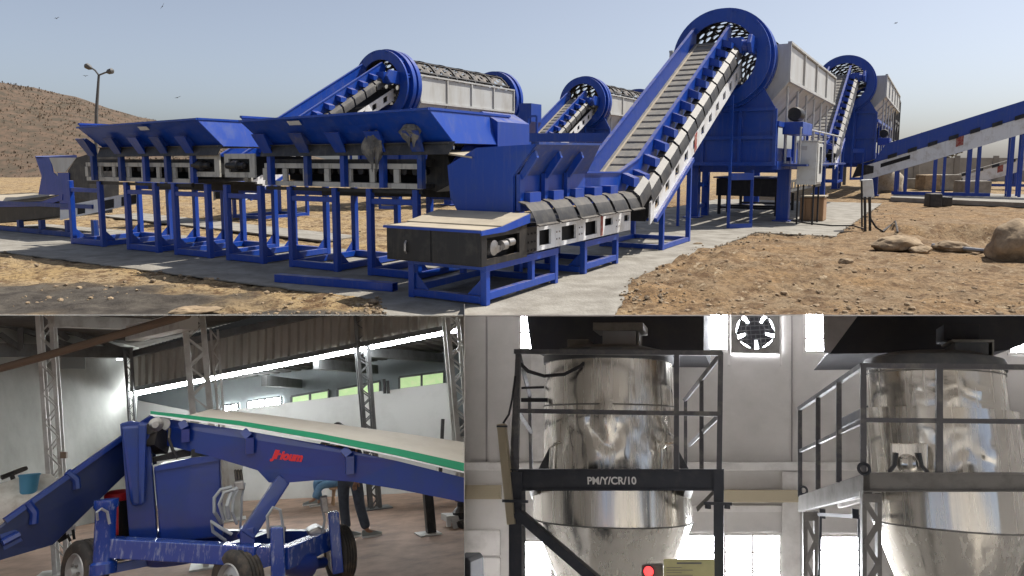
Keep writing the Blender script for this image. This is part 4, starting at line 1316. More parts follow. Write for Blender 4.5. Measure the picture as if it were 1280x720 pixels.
CLIP = (EYE, _n)
M['w_floor'] = mat('workshop_floor', (0.37, 0.245, 0.175), 0.75, 0, (0.20, 0.135, 0.10), 2.2, .38, .66, bump=.2, bscale=20)
M['w_wall'] = mat('workshop_wall', (0.44, 0.45, 0.42), 0.85, 0, (0.29, 0.295, 0.265), 1.6, .35, .7, stretch=(1, 1, .4))
M['w_wall2'] = mat('workshop_pale_partition', (0.56, 0.56, 0.53), 0.8, 0, (0.46, 0.46, 0.43), .9)
M['w_wall3'] = mat('workshop_outer_wall', (0.30, 0.33, 0.33), 0.85, 0, (0.24, 0.26, 0.26), 1.2)
M['w_sheet'] = mat('weathered_sheet', (0.44, 0.42, 0.375), 0.7, 0, (0.27, 0.25, 0.215), 1.5, stretch=(1, 1, .15))
M['w_roof'] = mat('dark_roof_sheet', (0.085, 0.08, 0.072), 0.8, 0, (0.13, 0.12, 0.105), 1.2)
M['w_steel'] = mat('grey_painted_steel', (0.58, 0.58, 0.55), 0.55, 0, (0.36, 0.34, 0.31), 3)
M['w_steel_d'] = mat('dark_painted_steel', (0.16, 0.165, 0.165), 0.6, 0, (0.10, 0.10, 0.10), 3)
M['w_pipe'] = mat('rusty_pipe', (0.16, 0.11, 0.075), 0.7)
M['daylight'] = mat('daylight_pane', (0.8, 0.8, 0.8), 0.5, emit=(0.93, 0.97, 1.0), estr=60.0)
M['gap'] = mat('gap_daylight', (0.8, 0.8, 0.8), 0.5, emit=(0.93, 0.97, 1.0), estr=6.0)
M['daylight_green'] = mat('leafy_daylight_pane', (0.4, 0.6, 0.3), 0.5, 0, (0.6, 0.75, 0.45), 3, emit=(0.50, 0.66, 0.32), estr=.55)
M['shed_blue'] = mat('glossy_blue_enamel', (0.004, 0.026, 0.20), 0.28, 0, (0.012, 0.032, 0.15), 3, coat=.4)
M['shaded_enamel'] = mat('shaded_blue_enamel', (0.004, 0.013, 0.07), 0.35, 0, (0.012, 0.02, 0.06), 4)  # blue enamel with the trough's shade put into the colour
M['film'] = mat('plastic_film_on_blue', (0.010, 0.045, 0.27), 0.2, 0, (0.30, 0.36, 0.50), 9, .54, .76, stretch=(3.5, 1.2, .8), coat=.5)
M['belt_pale'] = mat('pale_belt', (0.72, 0.67, 0.60), 0.6, 0, (0.62, 0.57, 0.50), 2)
M['green'] = mat('green_edge_stripe', (0.01, 0.26, 0.13), 0.5)
M['tyre'] = mat('tyre_rubber', (0.035, 0.032, 0.03), 0.8, 0, (0.12, 0.095, 0.07), 7)
M['rim'] = mat('steel_rim', (0.45, 0.45, 0.44), 0.4, 0.5)
M['hose'] = mat('clear_wrapped_hose', (0.30, 0.32, 0.34), 0.3)
M['skin'] = mat('skin', (0.34, 0.19, 0.12), 0.6)
M['hair'] = mat('black_hair', (0.012, 0.01, 0.01), 0.6)
M['shirt'] = mat('dark_shirt', (0.018, 0.02, 0.03), 0.9)
M['trousers'] = mat('slate_trousers', (0.075, 0.095, 0.125), 0.9, 0, (0.05, 0.062, 0.085), 9)
M['denim'] = mat('light_denim', (0.13, 0.27, 0.45), 0.9, 0, (0.20, 0.36, 0.52), 9)
M['shoe'] = mat('grey_shoe', (0.25, 0.27, 0.26), 0.8)
M['sole'] = mat('white_sole', (0.7, 0.7, 0.68), 0.7)
M['stool'] = mat('pale_wood', (0.52, 0.33, 0.19), 0.7)
M['bucket'] = mat('blue_plastic', (0.05, 0.20, 0.32), 0.4)
M['sackw'] = mat('white_woven_sack', (0.60, 0.58, 0.53), 0.85, 0, (0.45, 0.42, 0.37), 8)


def patch(c00, c10, c11, c01, nu, nv, amp, waves, nrm, along='u'):
    """bilinear sheet with corrugations; returns a mesh with both faces"""
    m = MB()
    for j in range(nv + 1):
        for i in range(nu + 1):
            a, b = i / nu, j / nv
            p = c00.lerp(c10, a).lerp(c01.lerp(c11, a), b)
            t = a if along == 'u' else b
            m.v.append(p + nrm * (amp * (1 if math.sin(t * waves * 2 * math.pi) > 0.35 else 0)))
    w = nu + 1
    m.f = [(j * w + i, j * w + i + 1, (j + 1) * w + i + 1, (j + 1) * w + i) for j in range(nv) for i in range(nu)]
    return m


# shell of the shed
m = MB(); m.prism([WP(-12, -4, 0), WP(12, -4, 0), WP(14, 26, 0), WP(-14, 26, 0)], WU * -.15); obj_c('workshop_floor', m, M['w_floor'], kind='structure')
m = MB(); a, b = W(170, 430, 19.0), W(-130, 398, 15.5)
fa, fb = a - WU * (wl(a)[2] + .1), b - WU * (wl(b)[2] + .1)
m.plate([fb, fa, a + WU * .1, b], .2); obj_c('gable_wall', m, M['w_wall'], kind='structure')
m = MB(); a, b = W(150, 480, 22.3), W(680, 425, 17.8)
fa, fb = a - WU * (wl(a)[2] + .1), b - WU * (wl(b)[2] + .1)
m.plate([fa, fb, b, a], .15)
ow = obj_c('outer_wall', m, M['w_wall3'], kind='structure')


def ow_at(x, y, off=.1):
    n_ = (fb - fa).cross(WU).normalized()
    if n_.dot(WY) > 0: n_ = -n_
    return hit(x, y, fa + n_ * off, n_)


for (x0, y0, x1, y1, h, mt) in ((280, 511, 298, 508.5, 5, 'daylight'), (309, 506, 352, 500, 7.5, 'daylight'), (364, 500, 411, 492, 9, 'daylight_green'), (422, 491, 475, 481, 10, 'daylight_green'), (499, 476, 555, 469, 11, 'daylight_green')):
    T = thing('window', ow_at(x0, y1), 'shed window at %s of the outer wall' % {280: 'the far end', 309: 'the second place from the far end', 364: 'the middle', 422: 'the fourth place, beside the lattice column', 499: 'the near end'}[x0], 'window', 'windows above the pale partition', rot=WROT)
    xm, ym = (x0 + x1) / 2, (y0 + y1) / 2
    for xa, ya, xb, yb in ((x0, y0, xm - 1, ym), (xm + 1, ym, x1, y1)):
        m = MB(); m.plate([ow_at(xa, ya + h, .09), ow_at(xb, yb + h, .09), ow_at(xb, yb - 4, .09), ow_at(xa, ya - 4, .09)], .01); obj_c('pane', m, M[mt], T)
    m = MB()
    for p0, p1 in (((x0, y0 - 4.5), (x1, y1 - 4.5)), ((x0, y0 + h), (x1, y1 + h)), ((xm, ym - 4), (xm, ym + h)), ((x0, y0 - 4), (x0, y0 + h)), ((x1, y1 - 4), (x1, y1 + h))):
        m.bar(ow_at(*p0, .12), ow_at(*p1, .12), .05, .05, WU)
    obj_c('frame', m, M['w_steel_d'], T)
m = MB(); a, b = W(255, 517, 20.0), W(563, 478, 16.0)
fa2, fb2 = a - WU * (wl(a)[2] + .1), b - WU * (wl(b)[2] + .1)
m.plate([fa2, fb2, b, a], .12); a2 = W(150, 496, 20.8); m.plate([a2 - WU * (wl(a2)[2] + .1), fa2 + WY * .3, a + WY * .3, a2], .1)
T = thing('partition_panel', fb2, 'pale plain partition wall below the shed windows', 'partition', rot=WROT); obj_c('panel', m, M['w_wall2'], T)
# cladding above the strip of daylight
top = [W(163, 440, 18.6), W(640, 335, 12.5)]; botm = [W(163, 486, 18.6), W(640, 392, 12.5)]
nrm = (top[1] - top[0]).cross(WU).normalized()
if nrm.dot(WY) > 0: nrm = -nrm
m = patch(botm[0], botm[1], top[1], top[0], 330, 2, .05, 46, nrm); obj_c('corrugated_cladding', m, M['w_sheet'], kind='structure')
m = MB(); m.bar(W(163, 487.5, 18.55), W(640, 393.5, 12.45), .05, .10, WU); m.bar(W(163, 443, 18.4), W(640, 339, 12.3), .12, .14, WU)
T = thing('cladding_rail', W(163, 487, 15.9), 'long steel rails along the top and foot of the corrugated cladding', 'rail', rot=WROT); obj_c('rail', m, M['w_steel_d'], T)
m = MB(); s0, s1 = W(163, 490.0, 18.8), W(640, 398.5, 12.65); m.plate([s0 - WU * .10, s1 - WU * .05, s1 + WU * .09, s0 + WU * .10], .02)
T = thing('daylight_strip', s0, 'bright strip of daylight below the corrugated cladding', 'skylight', rot=WROT); obj_c('pane', m, M['daylight'], T)
# aisle roof outside the strip, corrugated
m = patch(W(150, 494, 18.9), W(640, 402, 12.7), W(690, 425, 18.0), W(150, 492, 22.5), 260, 3, .05, 40, WU); obj_c('aisle_roof', m, M['w_roof'], kind='structure')
for (p0, p1) in (((330, 476, 16.4), (376, 480, 20.4)), ((458, 439, 14.8), (552, 448, 18.2)), ((395, 455, 15.6), (470, 462, 19.2))):
    m = MB(); m.bar(W(*p0), W(*p1), .12, .22, WU)
    T = thing('aisle_rafter', W(*p0), 'steel rafter under the aisle roof near x %s' % {330: 'the far windows', 458: 'the near lattice column', 395: 'the middle window'}[p0[0]], 'rafter', 'aisle rafters', rot=WROT)
    T['label'] = {330: 'steel rafter under the aisle roof above the far windows', 458: 'steel rafter under the aisle roof beside the near lattice column', 395: 'steel rafter under the aisle roof above the middle window'}[p0[0]]
    obj_c('beam', m, M['w_steel_d'], T)
# main roof, corrugated underside
m = patch(W(-140, 402, 18.0), W(168, 438, 19.2), W(352, 386, 15.6), W(-140, 388, 10.5), 60, 240, .05, 38, WU, 'v'); obj_c('shed_roof', m, M['w_roof'], kind='structure')


# unseen translucent sheet, added to spread soft sunlight over the mobile conveyor
ts = bpy.data.materials.new('sun_diffuser'); ts.use_nodes = True
nt = ts.node_tree
for n in list(nt.nodes):
    if n.type == 'BSDF_PRINCIPLED': nt.nodes.remove(n)
tb_ = nt.nodes.new('ShaderNodeBsdfTranslucent'); tb_.inputs[0].default_value = (.82, .84, .82, 1)
df_ = nt.nodes.new('ShaderNodeBsdfDiffuse'); df_.inputs[0].default_value = (.7, .7, .68, 1)
mx_ = nt.nodes.new('ShaderNodeMixShader'); mx_.inputs[0].default_value = .3
nt.links.new(tb_.outputs[0], mx_.inputs[1]); nt.links.new(df_.outputs[0], mx_.inputs[2]); nt.links.new(mx_.outputs[0], nt.nodes['Material Output'].inputs[0])
m = MB(); m.add([EYE + ray(X_DIV - 1, 393.7) * 2.6, EYE + ray(-1400, 393.7) * 2.6, EYE + ray(-500, 394.0) * 7.9, EYE + ray(X_DIV - 1, 394.0) * 7.9], [(0, 1, 2, 3)])
obj_c('added_sun_diffuser', m, ts, kind='structure')


def beam(name, label, p0, p1, w, h, mt='w_steel', cat='beam', group=None):
    T = thing(name, W(*p0), label, cat, group, rot=WROT)
    m = MB(); m.bar(W(*p0), W(*p1), w, h, WU); obj_c('beam', m, M[mt], T); return T


T = beam('tie_beam', 'blue-grey tie beam across the gable wall', (-20, 437, 16.0), (163, 441, 18.3), .16, .24, 'w_steel_d')
m = MB()
for p0, p1 in (((-10, 400, 16.0), (100, 436, 17.4)), ((0, 418, 16.0), (26, 436, 16.3)), ((26, 410, 16.3), (26, 436, 16.3)), ((70, 412, 16.9), (85, 424, 17.1)), ((60, 404, 16.8), (160, 440, 18.2))):
    m.bar(W(*p0), W(*p1), .07, .09, WU)
obj_c('truss_bar', m, M['w_steel_d'], T)
beam('purlin', 'pale horizontal purlin below the dark roof', (64, 401, 12.0), (185, 406, 13.5), .12, .18)
beam('purlin', 'short pale sheet-metal duct hanging below the roof', (168, 417, 12.2), (236, 401, 10.5), .25, .22)
T = thing('roof_pipe', W(0, 460, 11), 'rusty pipe slanting up under the roof in front of the gable wall', 'pipe', rot=WROT)
m = MB(); m.tube([W(-20, 466, 11.5), W(50, 447, 10.9), W(235, 393, 9.0)], .05, 8); obj_c('pipe', m, M['w_pipe'], T, True)
m = MB(); m.prism([W(77, 443, 17.2), W(107, 442, 17.6), W(107, 461, 17.6), W(77, 461, 17.2)], WY * -.06); T = thing('wall_vent', W(77, 461, 15), 'grey square vent on the gable wall under the tie beam', 'vent', rot=WROT); obj_c('panel', m, M['w_wall3'], T)
m = MB(); m.plate([W(146, 442, 18.2), W(152.5, 442, 18.3), W(152.5, 450, 18.3), W(146, 450, 18.2)], .02); T = thing('gap_light', W(146, 450, 15.4), 'small bright opening high in the corner of the gable wall', 'opening', rot=WROT); obj_c('pane', m, M['gap'], T)


def lattice(label, tx0, tx1, ty, bx0, bx1, by, d, mt, n, group='lattice columns'):
    t0, t1, b0, b1 = W(tx0, ty, d), W(tx1, ty, d), W(bx0, by, d), W(bx1, by, d)
    # carry the column down to the floor
    k = (wl(b0)[2]) / max(.01, wl(t0)[2] - wl(b0)[2]); b0 = b0 + (b0 - t0) * k; k = (wl(b1)[2]) / max(.01, wl(t1)[2] - wl(b1)[2]); b1 = b1 + (b1 - t1) * k
    T = thing('lattice_column', (b0 + b1) / 2, label, 'column', group, rot=WROT)
    w = (t1 - t0).length
    for dep in (0.0, .22):
        for a, b in ((t0, b0), (t1, b1)):
            m = MB(); m.bar(a + WY * dep, b + WY * dep, w * .30, .05, WY); obj_c('chord', m, M[mt], T)
    m = MB()
    for dep in (-.03, .25):
        for k in range(n):
            a, b = k / n, (k + 1) / n
            p, q = (t0, b0), (t1, b1)
            if k % 2: p, q = q, p
            m.bar(p[0].lerp(p[1], a) + WY * dep, q[0].lerp(q[1], b) + WY * dep, w * .10, .02, WY)
    obj_c('lacing', m, M[mt], T)
    m = MB(); c = (b0 + b1) / 2; m.hexa([c - WX * .3 - WY * .15, c + WX * .3 - WY * .15, c + WX * .3 + WY * .4, c - WX * .3 + WY * .4], [c - WX * .3 - WY * .15 + WU * .02, c + WX * .3 - WY * .15 + WU * .02, c + WX * .3 + WY * .4 + WU * .02, c - WX * .3 + WY * .4 + WU * .02]); obj_c('base_plate', m, M[mt], T)


lattice('lattice column at the left, in front of the gable wall', 46, 63, 385, 60, 76, 590, 12.0, 'w_steel', 18)
lattice('tall pale lattice column rising behind the blue tower', 229, 252, 385, 241, 263, 520, 10.9, 'w_steel', 17)
lattice('slim dark lattice column in the far corner', 155, 163, 437, 161, 168, 525, 17.8, 'w_steel_d', 22)
lattice('slim lattice column just right of the tall pale one', 263, 272, 412, 272, 279, 512, 15.6, 'w_steel', 18)
lattice('dark lattice column in the middle of the cladding', 443, 457, 385, 456, 468, 535, 14.6, 'w_steel_d', 24)
lattice('pale lattice column at the right end of the shed', 558, 576, 385, 570, 588, 520, 12.2, 'w_steel', 16)

# clutter along the walls
def wbox(name, label, px, py, w, d, h, mt, cat, tilt=0.0):
    p = WG(px, py); T = thing(name, p, label, cat, rot=WROT); m = MB(); x, y = WX * math.cos(tilt) + WY * math.sin(tilt), WY * math.cos(tilt) - WX * math.sin(tilt)
    m.hexa([p - x * w / 2, p + x * w / 2, p + x * w / 2 + y * d, p - x * w / 2 + y * d], [p - x * w / 2 + WU * h, p + x * w / 2 + WU * h, p + x * w / 2 + y * d + WU * h, p - x * w / 2 + y * d + WU * h])
    obj_c('body', m, M[mt], T, bevel=.01); return T


def wrock(name, label, p, r, seed, flat, mt, cat, sx=1., sy=1.):
    m0 = MB(); rock_mesh(m0, Vector((0, 0, 0)), r, seed, flat, 3, .35, 0, sx, sy)
    m = MB(); m.v = [p + WX * v_.x + WY * v_.y + WU * v_.z for v_ in m0.v]; m.f = m0.f
    T = thing(name, p, label, cat, rot=WROT); obj_c('body', m, M[mt], T, True)


wrock('sack', 'white woven sack heap at the left edge, lower part', W(28, 634, 10.6), .42, 3, .75, 'sackw', 'sack', 1.3)
wrock('sack', 'white woven sack lying on the heap behind the bucket', W(48, 617, 10.9), .30, 9, .55, 'sackw', 'sack', 1.4)
T = thing('bucket', W(35, 616, 10.3), 'blue plastic bucket standing on the white sacks', 'bucket', rot=WROT)
m = MB(); c = W(35.5, 617, 10.3); m.lathe(c, WU, [(.0, 0), (.085, 0), (.105, .20), (.115, .20), (.115, .22), (.10, .22), (.08, .02), (0, .02)], 20, ref=WY); obj_c('pail', m, M['bucket'], T, True)
wbox('bin', 'dark bin behind the left lattice column', 58, 622, .9, .6, .75, 'black_steel', 'bin')
wbox('rack', 'low dark rack along the foot of the gable wall', 18, 618, 1.3, .5, .8, 'black_steel', 'rack')
m = MB(); m.tube([W(2, 597, 11.2), W(20, 590, 11.3), W(33, 585, 11.4)], .03, 6); m.tube([W(14, 592, 11.3), W(18, 603, 11.3)], .03, 6); T = thing('rod', W(18, 604, 11.3), 'bent black rod lying on the rack at the left edge', 'rod', rot=WROT); obj_c('rod', m, M['black_steel'], T)
T = thing('notice_box', W(78, 570, 10.7), 'small brown switch box on the left lattice column', 'switch box', rot=WROT); m = MB(); m.prism([W(75, 565, 10.7), W(82.5, 565, 10.7), W(82.5, 573, 10.7), W(75, 573, 10.7)], WY * .1); obj_c('box', m, M['w_pipe'], T)
wbox('cabinet', 'white lit cabinet standing behind the chromed hoses', 286, 650, .50, .5, 1.2, 'cabinet', 'cabinet')
wbox('bench', 'dark low bench at the foot of the pale partition', 425, 608, 3.2, .5, .45, 'black_steel', 'bench')
wbox('bench', 'dark trolley at the foot of the pale partition, right one', 495, 606, 1.6, .5, .35, 'black_steel', 'bench')
wbox('machine_block', 'grey machine block by the wall at the right', 572, 612, .9, .6, 1.1, 'w_steel', 'machine')
T = thing('plank', W(553, 590, 11.6), 'dark plank leaning against the partition at the right', 'plank', rot=WROT); m = MB(); m.bar(W(550, 604, 15.4), W(553.5, 524, 15.7), .07, .05, WY); obj_c('plank', m, M['black_steel'], T)
for x in (480, 484.5):
    T = thing('pipe_stub', W(x, 488, 12.6), 'thin dark pipe stub on top of the partition, %s one' % ('left' if x == 480 else 'right'), 'pipe', rot=WROT); m = MB(); m.tube([W(x + 1, 492, 16.5), W(x, 474 + (x - 480) * .4, 16.5)], .035, 6); obj_c('pipe', m, M['black_steel'], T)
# jack post and small machine on the floor, right
p = WG(540, 667)
T = thing('jack_post', p, 'black square post on a base plate below the boom', 'post', rot=WROT)
d_ = wl(p)[1]
m = MB(); m.bar(W(539, 666, d_), W(534, 610, d_), .13, .13, WY); obj_c('post', m, M['black_steel'], T)
m = MB(); m.hexa([p - WX * .22 - WY * .2, p + WX * .1 - WY * .2, p + WX * .1 + WY * .2, p - WX * .22 + WY * .2], [p - WX * .22 - WY * .2 + WU * .02, p + WX * .1 - WY * .2 + WU * .02, p + WX * .1 + WY * .2 + WU * .02, p - WX * .22 + WY * .2 + WU * .02]); obj_c('base_plate', m, M['w_steel'], T)
p = WG(572, 660); d_ = wl(p)[1]
T = thing('floor_machine', p, 'small black machine on the floor at the right edge of the shed', 'machine', rot=WROT)
m = MB(); m.prism([W(560, 645, d_), W(590, 644, d_), W(590, 652, d_), W(560, 653, d_)], WY * .4); m.bar(W(561, 658, d_), W(560, 645, d_), .06, .06, WY); m.bar(W(570, 662, d_), W(566, 648, d_), .06, .06, WY); obj_c('frame', m, M['w_steel'], T)
m = MB(); m.lathe(W(577, 648, d_ + .1), WU, [(0, 0), (.12, 0), (.14, .1), (.06, .18), (.05, .24), (.09, .26), (.09, .3), (0, .3)], 12, ref=WY); m.bar(W(574, 660, d_), W(590, 655, d_), .3, .2, WU); obj_c('motor', m, M['black_steel'], T)

# ------------------------------------------------------------------ mobile conveyor
T = MCV = thing('mobile_conveyor', WG(270, 716), 'glossy blue wheeled mobile conveyor with pale belt and green edge stripe', 'conveyor', rot=WROT)
SB = M['shed_blue']
# lower feed trough on the left
def fd(x): return 7.5 + .6 * x / 190.0
def FT(x, y, k=0.0): return W(x, y, fd(x) + k)
m = MB(); m.prism([FT(-40, 690), FT(8, 650), FT(190, 521), FT(196, 580), FT(160, 590), FT(66, 681), FT(-40, 712)], WY * .03); obj_c('trough_side', m, M['shaded_enamel'], T)
m = MB(); m.prism([FT(-40, 690, .9), FT(8, 650, .9), FT(190, 521, .9), FT(196, 580, .9), FT(160, 590, .9), FT(66, 681, .9), FT(-40, 712, .9)], WY * .03); obj_c('trough_side', m, M['shaded_enamel'], T)
m = MB(); m.plate([FT(-40, 706, .04), FT(66, 674, .04), FT(66, 674, .88), FT(-40, 706, .88)], .02); m.plate([FT(66, 674, .04), FT(192, 560, .04), FT(192, 560, .88), FT(66, 674, .88)], .02); obj_c('trough_belt', m, M['belt'], T)
m = MB(); m.bar(FT(6, 651, -.01), FT(190, 521, -.01), .06, .04, WU); obj_c('trough_rim', m, SB, T)
for a, b in (((84, 590), (96, 611)), ((34, 628), (42, 655))):
    m = MB(); m.tube([FT(a[0], a[1], -.04), FT((a[0] + b[0]) / 2 + 5, (a[1] + b[1]) / 2 - 1, -.04), FT(b[0], b[1], -.04)], .035, 7); obj_c('trough_rib', m, SB, T, True)
m = MB(); m.prism([FT(0, 668, -.02), FT(20, 662, -.02), FT(28, 676, -.02), FT(5, 688, -.02)], WY * .02); m.tube([FT(3, 679, -.05), FT(24, 668, -.05)], .03, 6); obj_c('tail_adjuster', m, SB, T)
m = MB(); m.prism([FT(68, 672, .2), FT(80, 660, .2), FT(86, 672, .2), FT(74, 679, .2)], WY * .25); obj_c('motor_mount', m, M['black_steel'], T)
m = MB(); m.prism([FT(82, 659, .1), FT(91, 657, .1), FT(91, 667, .1), FT(83, 669, .1)], WY * .12); obj_c('connection_box', m, M['cabinet'], T)
m = MB(); m.tube([FT(91, 662, .1), FT(93, 674, .1), FT(88, 676, .1), FT(84, 668, .1)], .012, 6); obj_c('cable', m, M['black_steel'], T)
# tower
td = 7.75
m = MB(); m.prism([W(151, 529, td), W(163, 526, td), W(186, 529, td), W(199, 697, td), W(163, 695, td)], WY * .08); obj_c('tower_plate', m, SB, T, bevel=.01)
m = MB(); m.prism([W(152, 532, td - .02), W(183, 530, td - .02), W(180, 628, td - .02), W(176, 633, td - .02), W(164, 631, td - .02)], WY * -.07); obj_c('tower_channel', m, SB, T, bevel=.03)
m = MB(); m.prism([W(173, 529, td - .09), W(184, 529, td - .09), W(181, 630, td - .09), W(174, 632, td - .09)], WY * -.05); obj_c('tower_flange', m, SB, T, bevel=.02)
m = MB(); m.prism([W(150, 530, td + .95), W(186, 529, td + .95), W(196, 690, td + .95), W(165, 690, td + .95)], WY * .08); obj_c('tower_plate', m, SB, T)
# hinge drum and bearing
m = MB(); m.lathe(W(194, 531, td - .05), WY, [(0, 0), (.03, 0), (.045, .02), (.065, .04), (.065, .10), (.05, .12), (.05, .9), (0, .9)], 20); obj_c('hinge_bearing', m, M['steel'], T, True)
m = MB(); m.lathe(W(187, 536, td - .02), WY, [(0, 0), (.05, 0), (.05, .95), (0, .95)], 12); m.bar(W(188, 545, td), W(205, 556, td + .2), .12, .18, WU); obj_c('hinge_shaft', m, M['black_steel'], T, True)
# hopper box between tower and boom
m = MB(); A0 = [W(192, 584, 7.7), W(275, 570, 7.7), W(279, 671, 7.7), W(200, 679, 7.7)]; m.prism(A0, WY * .9); obj_c('hopper_box', m, SB, T, bevel=.015)
m = MB(); m.plate([W(193, 583, 7.68), W(240, 572, 7.68), W(275, 569, 7.68), W(276, 575, 7.68), W(194, 589, 7.68)], .02); obj_c('hopper_rim', m, SB, T)
m = MB(); m.prism([W(190, 578, 7.9), W(238, 570, 7.9), W(238, 560, 7.9), W(190, 572, 7.9)], WY * .6); m.prism([W(239, 572, 7.75), W(264, 568, 7.75), W(264, 558, 7.75), W(239, 562, 7.75)], WY * .5); obj_c('chute_mouth', m, M['black_steel'], T)
m = MB(); m.tube([W(212, 536, 7.8), W(211, 548, 7.7), W(216, 562, 7.7), W(222, 573, 7.7)], .014, 6); obj_c('cable', m, M['black_steel'], T, True)
# boom
def bd(x): return 7.95 - (x - 190) * (1.45 / 390.0)
def BM(x, y, k=0.0): return W(x, y, bd(x) + k)
near_top = [(188, 520), (300, 534.5), (400, 552), (500, 573), (640, 606)]
side_poly = [(190, 521), (300, 537), (400, 555), (500, 577), (640, 612), (640, 640), (500, 612), (440, 602), (400, 600), (352, 604), (336, 603), (322, 588), (262, 570), (205, 556), (200, 532)]
m = MB(); m.prism([BM(*p_) for p_ in side_poly], WY * .03); obj_c('boom_side', m, SB, T)
m = MB(); m.prism([BM(x, y, .95) for x, y in side_poly], WY * .03); obj_c('boom_side', m, SB, T)
m = MB()
for (a, b), (c, d) in zip(near_top, near_top[1:]):
    m.hexa([BM(a, b - .5, -.07), BM(c, d - .5, -.07), BM(c, d - .5, .02), BM(a, b - .5, .02)], [BM(a, b - 2.5, -.06), BM(c, d - 2.5, -.06), BM(c, d - 2.5, .02), BM(a, b - 2.5, .02)])
obj_c('boom_rim', m, M['white_paint'], T)
m = MB()
for (a, b), (c, d) in zip(near_top, near_top[1:]):
    k0, k1 = 3.0 + (a - 188) * .0175, 3.0 + (c - 188) * .0175
    m.plate([BM(a, b - 2.6, -.05), BM(c, d - 2.6, -.05), BM(c, d - 2.6 - k1, .05), BM(a, b - 2.6 - k0, .05)], .012)
obj_c('edge_stripe', m, M['green'], T)
m = MB()
far = [(232, 521.0), (263, 512), (330, 518.5), (400, 528), (500, 541.5), (640, 562)]
nr = [(232, 520.7), (263, 525.0), (330, 535.0), (400, 546.5), (500, 565.5), (640, 595)]
for i in range(len(far) - 1):
    m.plate([BM(nr[i][0], nr[i][1], .055), BM(nr[i + 1][0], nr[i + 1][1], .055), BM(far[i + 1][0], far[i + 1][1], .92), BM(far[i][0], far[i][1], .92 if i else .1)], .01)
obj_c('belt', m, M['belt_pale'], T)
for x0, y0, x1, y1 in ((305, 539, 312, 567), (430, 562, 437, 592), (228, 528, 232, 552)):
    m = MB(); m.bar(BM(x0, y0, -.03), BM(x1, y0 + 8, -.05), .07, .06, WY); m.bar(BM(x1, y0 + 8, -.05), BM(x1, y1, -.03), .07, .06, WY); obj_c('boom_rib', m, SB, T)
m = MB(); m.lathe(BM(204, 530, -.04), WY, [(0, 0), (.06, 0), (.075, .03), (.075, .14), (0, .14)], 16); obj_c('boom_pin', m, M['rim'], T, True)


def flat_text(name, body, p0, xdir, ydir, size, mt, parent, shear=0.0, bold=0.0):
    cu_ = bpy.data.curves.new(name, 'FONT'); cu_.body = body; cu_.size = size; cu_.extrude = .0015; cu_.shear = shear; cu_.offset = bold
    to = bpy.data.objects.new(name, cu_); COL.objects.link(to)
    dg = bpy.context.evaluated_depsgraph_get(); me_ = bpy.data.meshes.new_from_object(to.evaluated_get(dg))
    x, y = xdir.normalized(), (ydir - xdir.normalized() * ydir.dot(xdir.normalized())).normalized()
    z = x.cross(y)
    mb_ = MB(); mb_.v = [p0 + x * v_.co.x + y * v_.co.y + z * v_.co.z for v_ in me_.vertices]; mb_.f = [tuple(p_.vertices) for p_ in me_.polygons]
    bpy.data.objects.remove(to); bpy.data.meshes.remove(me_)
    return obj_c(name, mb_, mt, parent)


M['logo_red'] = mat('red_lettering', (0.60, 0.02, 0.03), 0.5)
flat_text('lettering', 'Jhioum', BM(340, 572.5, -.012), BM(366, 575.5, -.012) - BM(340, 572.5, -.012), WU, .105, M['logo_red'], T, 0.25, .006)
flat_text('lettering', 'Jhioum', FT(109, 598, -.012), FT(124, 583, -.012) - FT(109, 598, -.012), WU, .085, M['logo_red'], T, 0.2, .006)
# strut between chassis and boom
m = MB(); m.bar(W(306, 672, 7.1), W(352, 602, 7.4), .13, .15, WY); obj_c('strut', m, SB, T, bevel=.01)
m = MB(); m.prism([W(300, 662, 7.05), W(318, 659, 7.05), W(320, 690, 7.05), W(300, 690, 7.05)], WY * .25); obj_c('strut_foot', m, SB, T, bevel=.01)
# chassis, wrapped in film
m = MB(); m.bar(W(126, 683, 7.55), W(322, 694, 6.95), .14, .16, WU); obj_c('chassis_beam', m, M['film'], T, bevel=.01)
m = MB(); m.bar(W(352, 699, 6.95), W(412, 673, 7.7), .14, .18, WU); obj_c('chassis_beam', m, M['film'], T, bevel=.01)
m = MB(); m.bar(W(140, 672, 8.4), W(412, 672, 7.9), .12, .14, WU); m.bar(W(126, 683, 7.6), W(140, 672, 8.4), .12, .14, WU); m.bar(W(290, 690, 7.05), W(350, 668, 8.0), .12, .14, WU); obj_c('chassis_cross_beam', m, SB, T)
m = MB(); m.prism([W(318, 684, 6.92), W(352, 684, 6.92), W(352, 704, 6.92), W(322, 712, 6.92)], WY * .2); obj_c('corner_plate', m, M['film'], T)
m = MB(); m.prism([W(338, 660, 6.85), W(354, 659, 6.85), W(358, 735, 6.85), W(339, 735, 6.85)], WY * .14); obj_c('outrigger_post', m, M['film'], T, bevel=.012)
m = MB(); m.prism([W(410, 641, 7.45), W(424, 640, 7.45), W(430, 716, 7.45), W(416, 719, 7.45)], WY * .14); obj_c('outrigger_post', m, M['film'], T, bevel=.012)
m = MB(); m.lathe(W(129, 716, 7.5), WU, [(0, 0), (.11, 0), (.11, .08), (.085, .1), (.085, .52), (.10, .54), (.10, .60), (0, .6)], 18, ref=WY); obj_c('outrigger_cylinder', m, M['film'], T, True)
m = MB(); m.bar(W(118, 715, 7.45), W(200, 699, 7.65), .06, .07, WU); obj_c('tow_bar', m, SB, T)
m = MB(); m.tube([W(352, 706, 7.0), W(362, 706, 7.1), W(372, 706, 7.2), W(383, 706, 7.3), W(386, 706, 7.35), W(404, 703, 7.6)], [.07, .085, .12, .12, .05, .05], 12); obj_c('axle', m, SB, T, True)
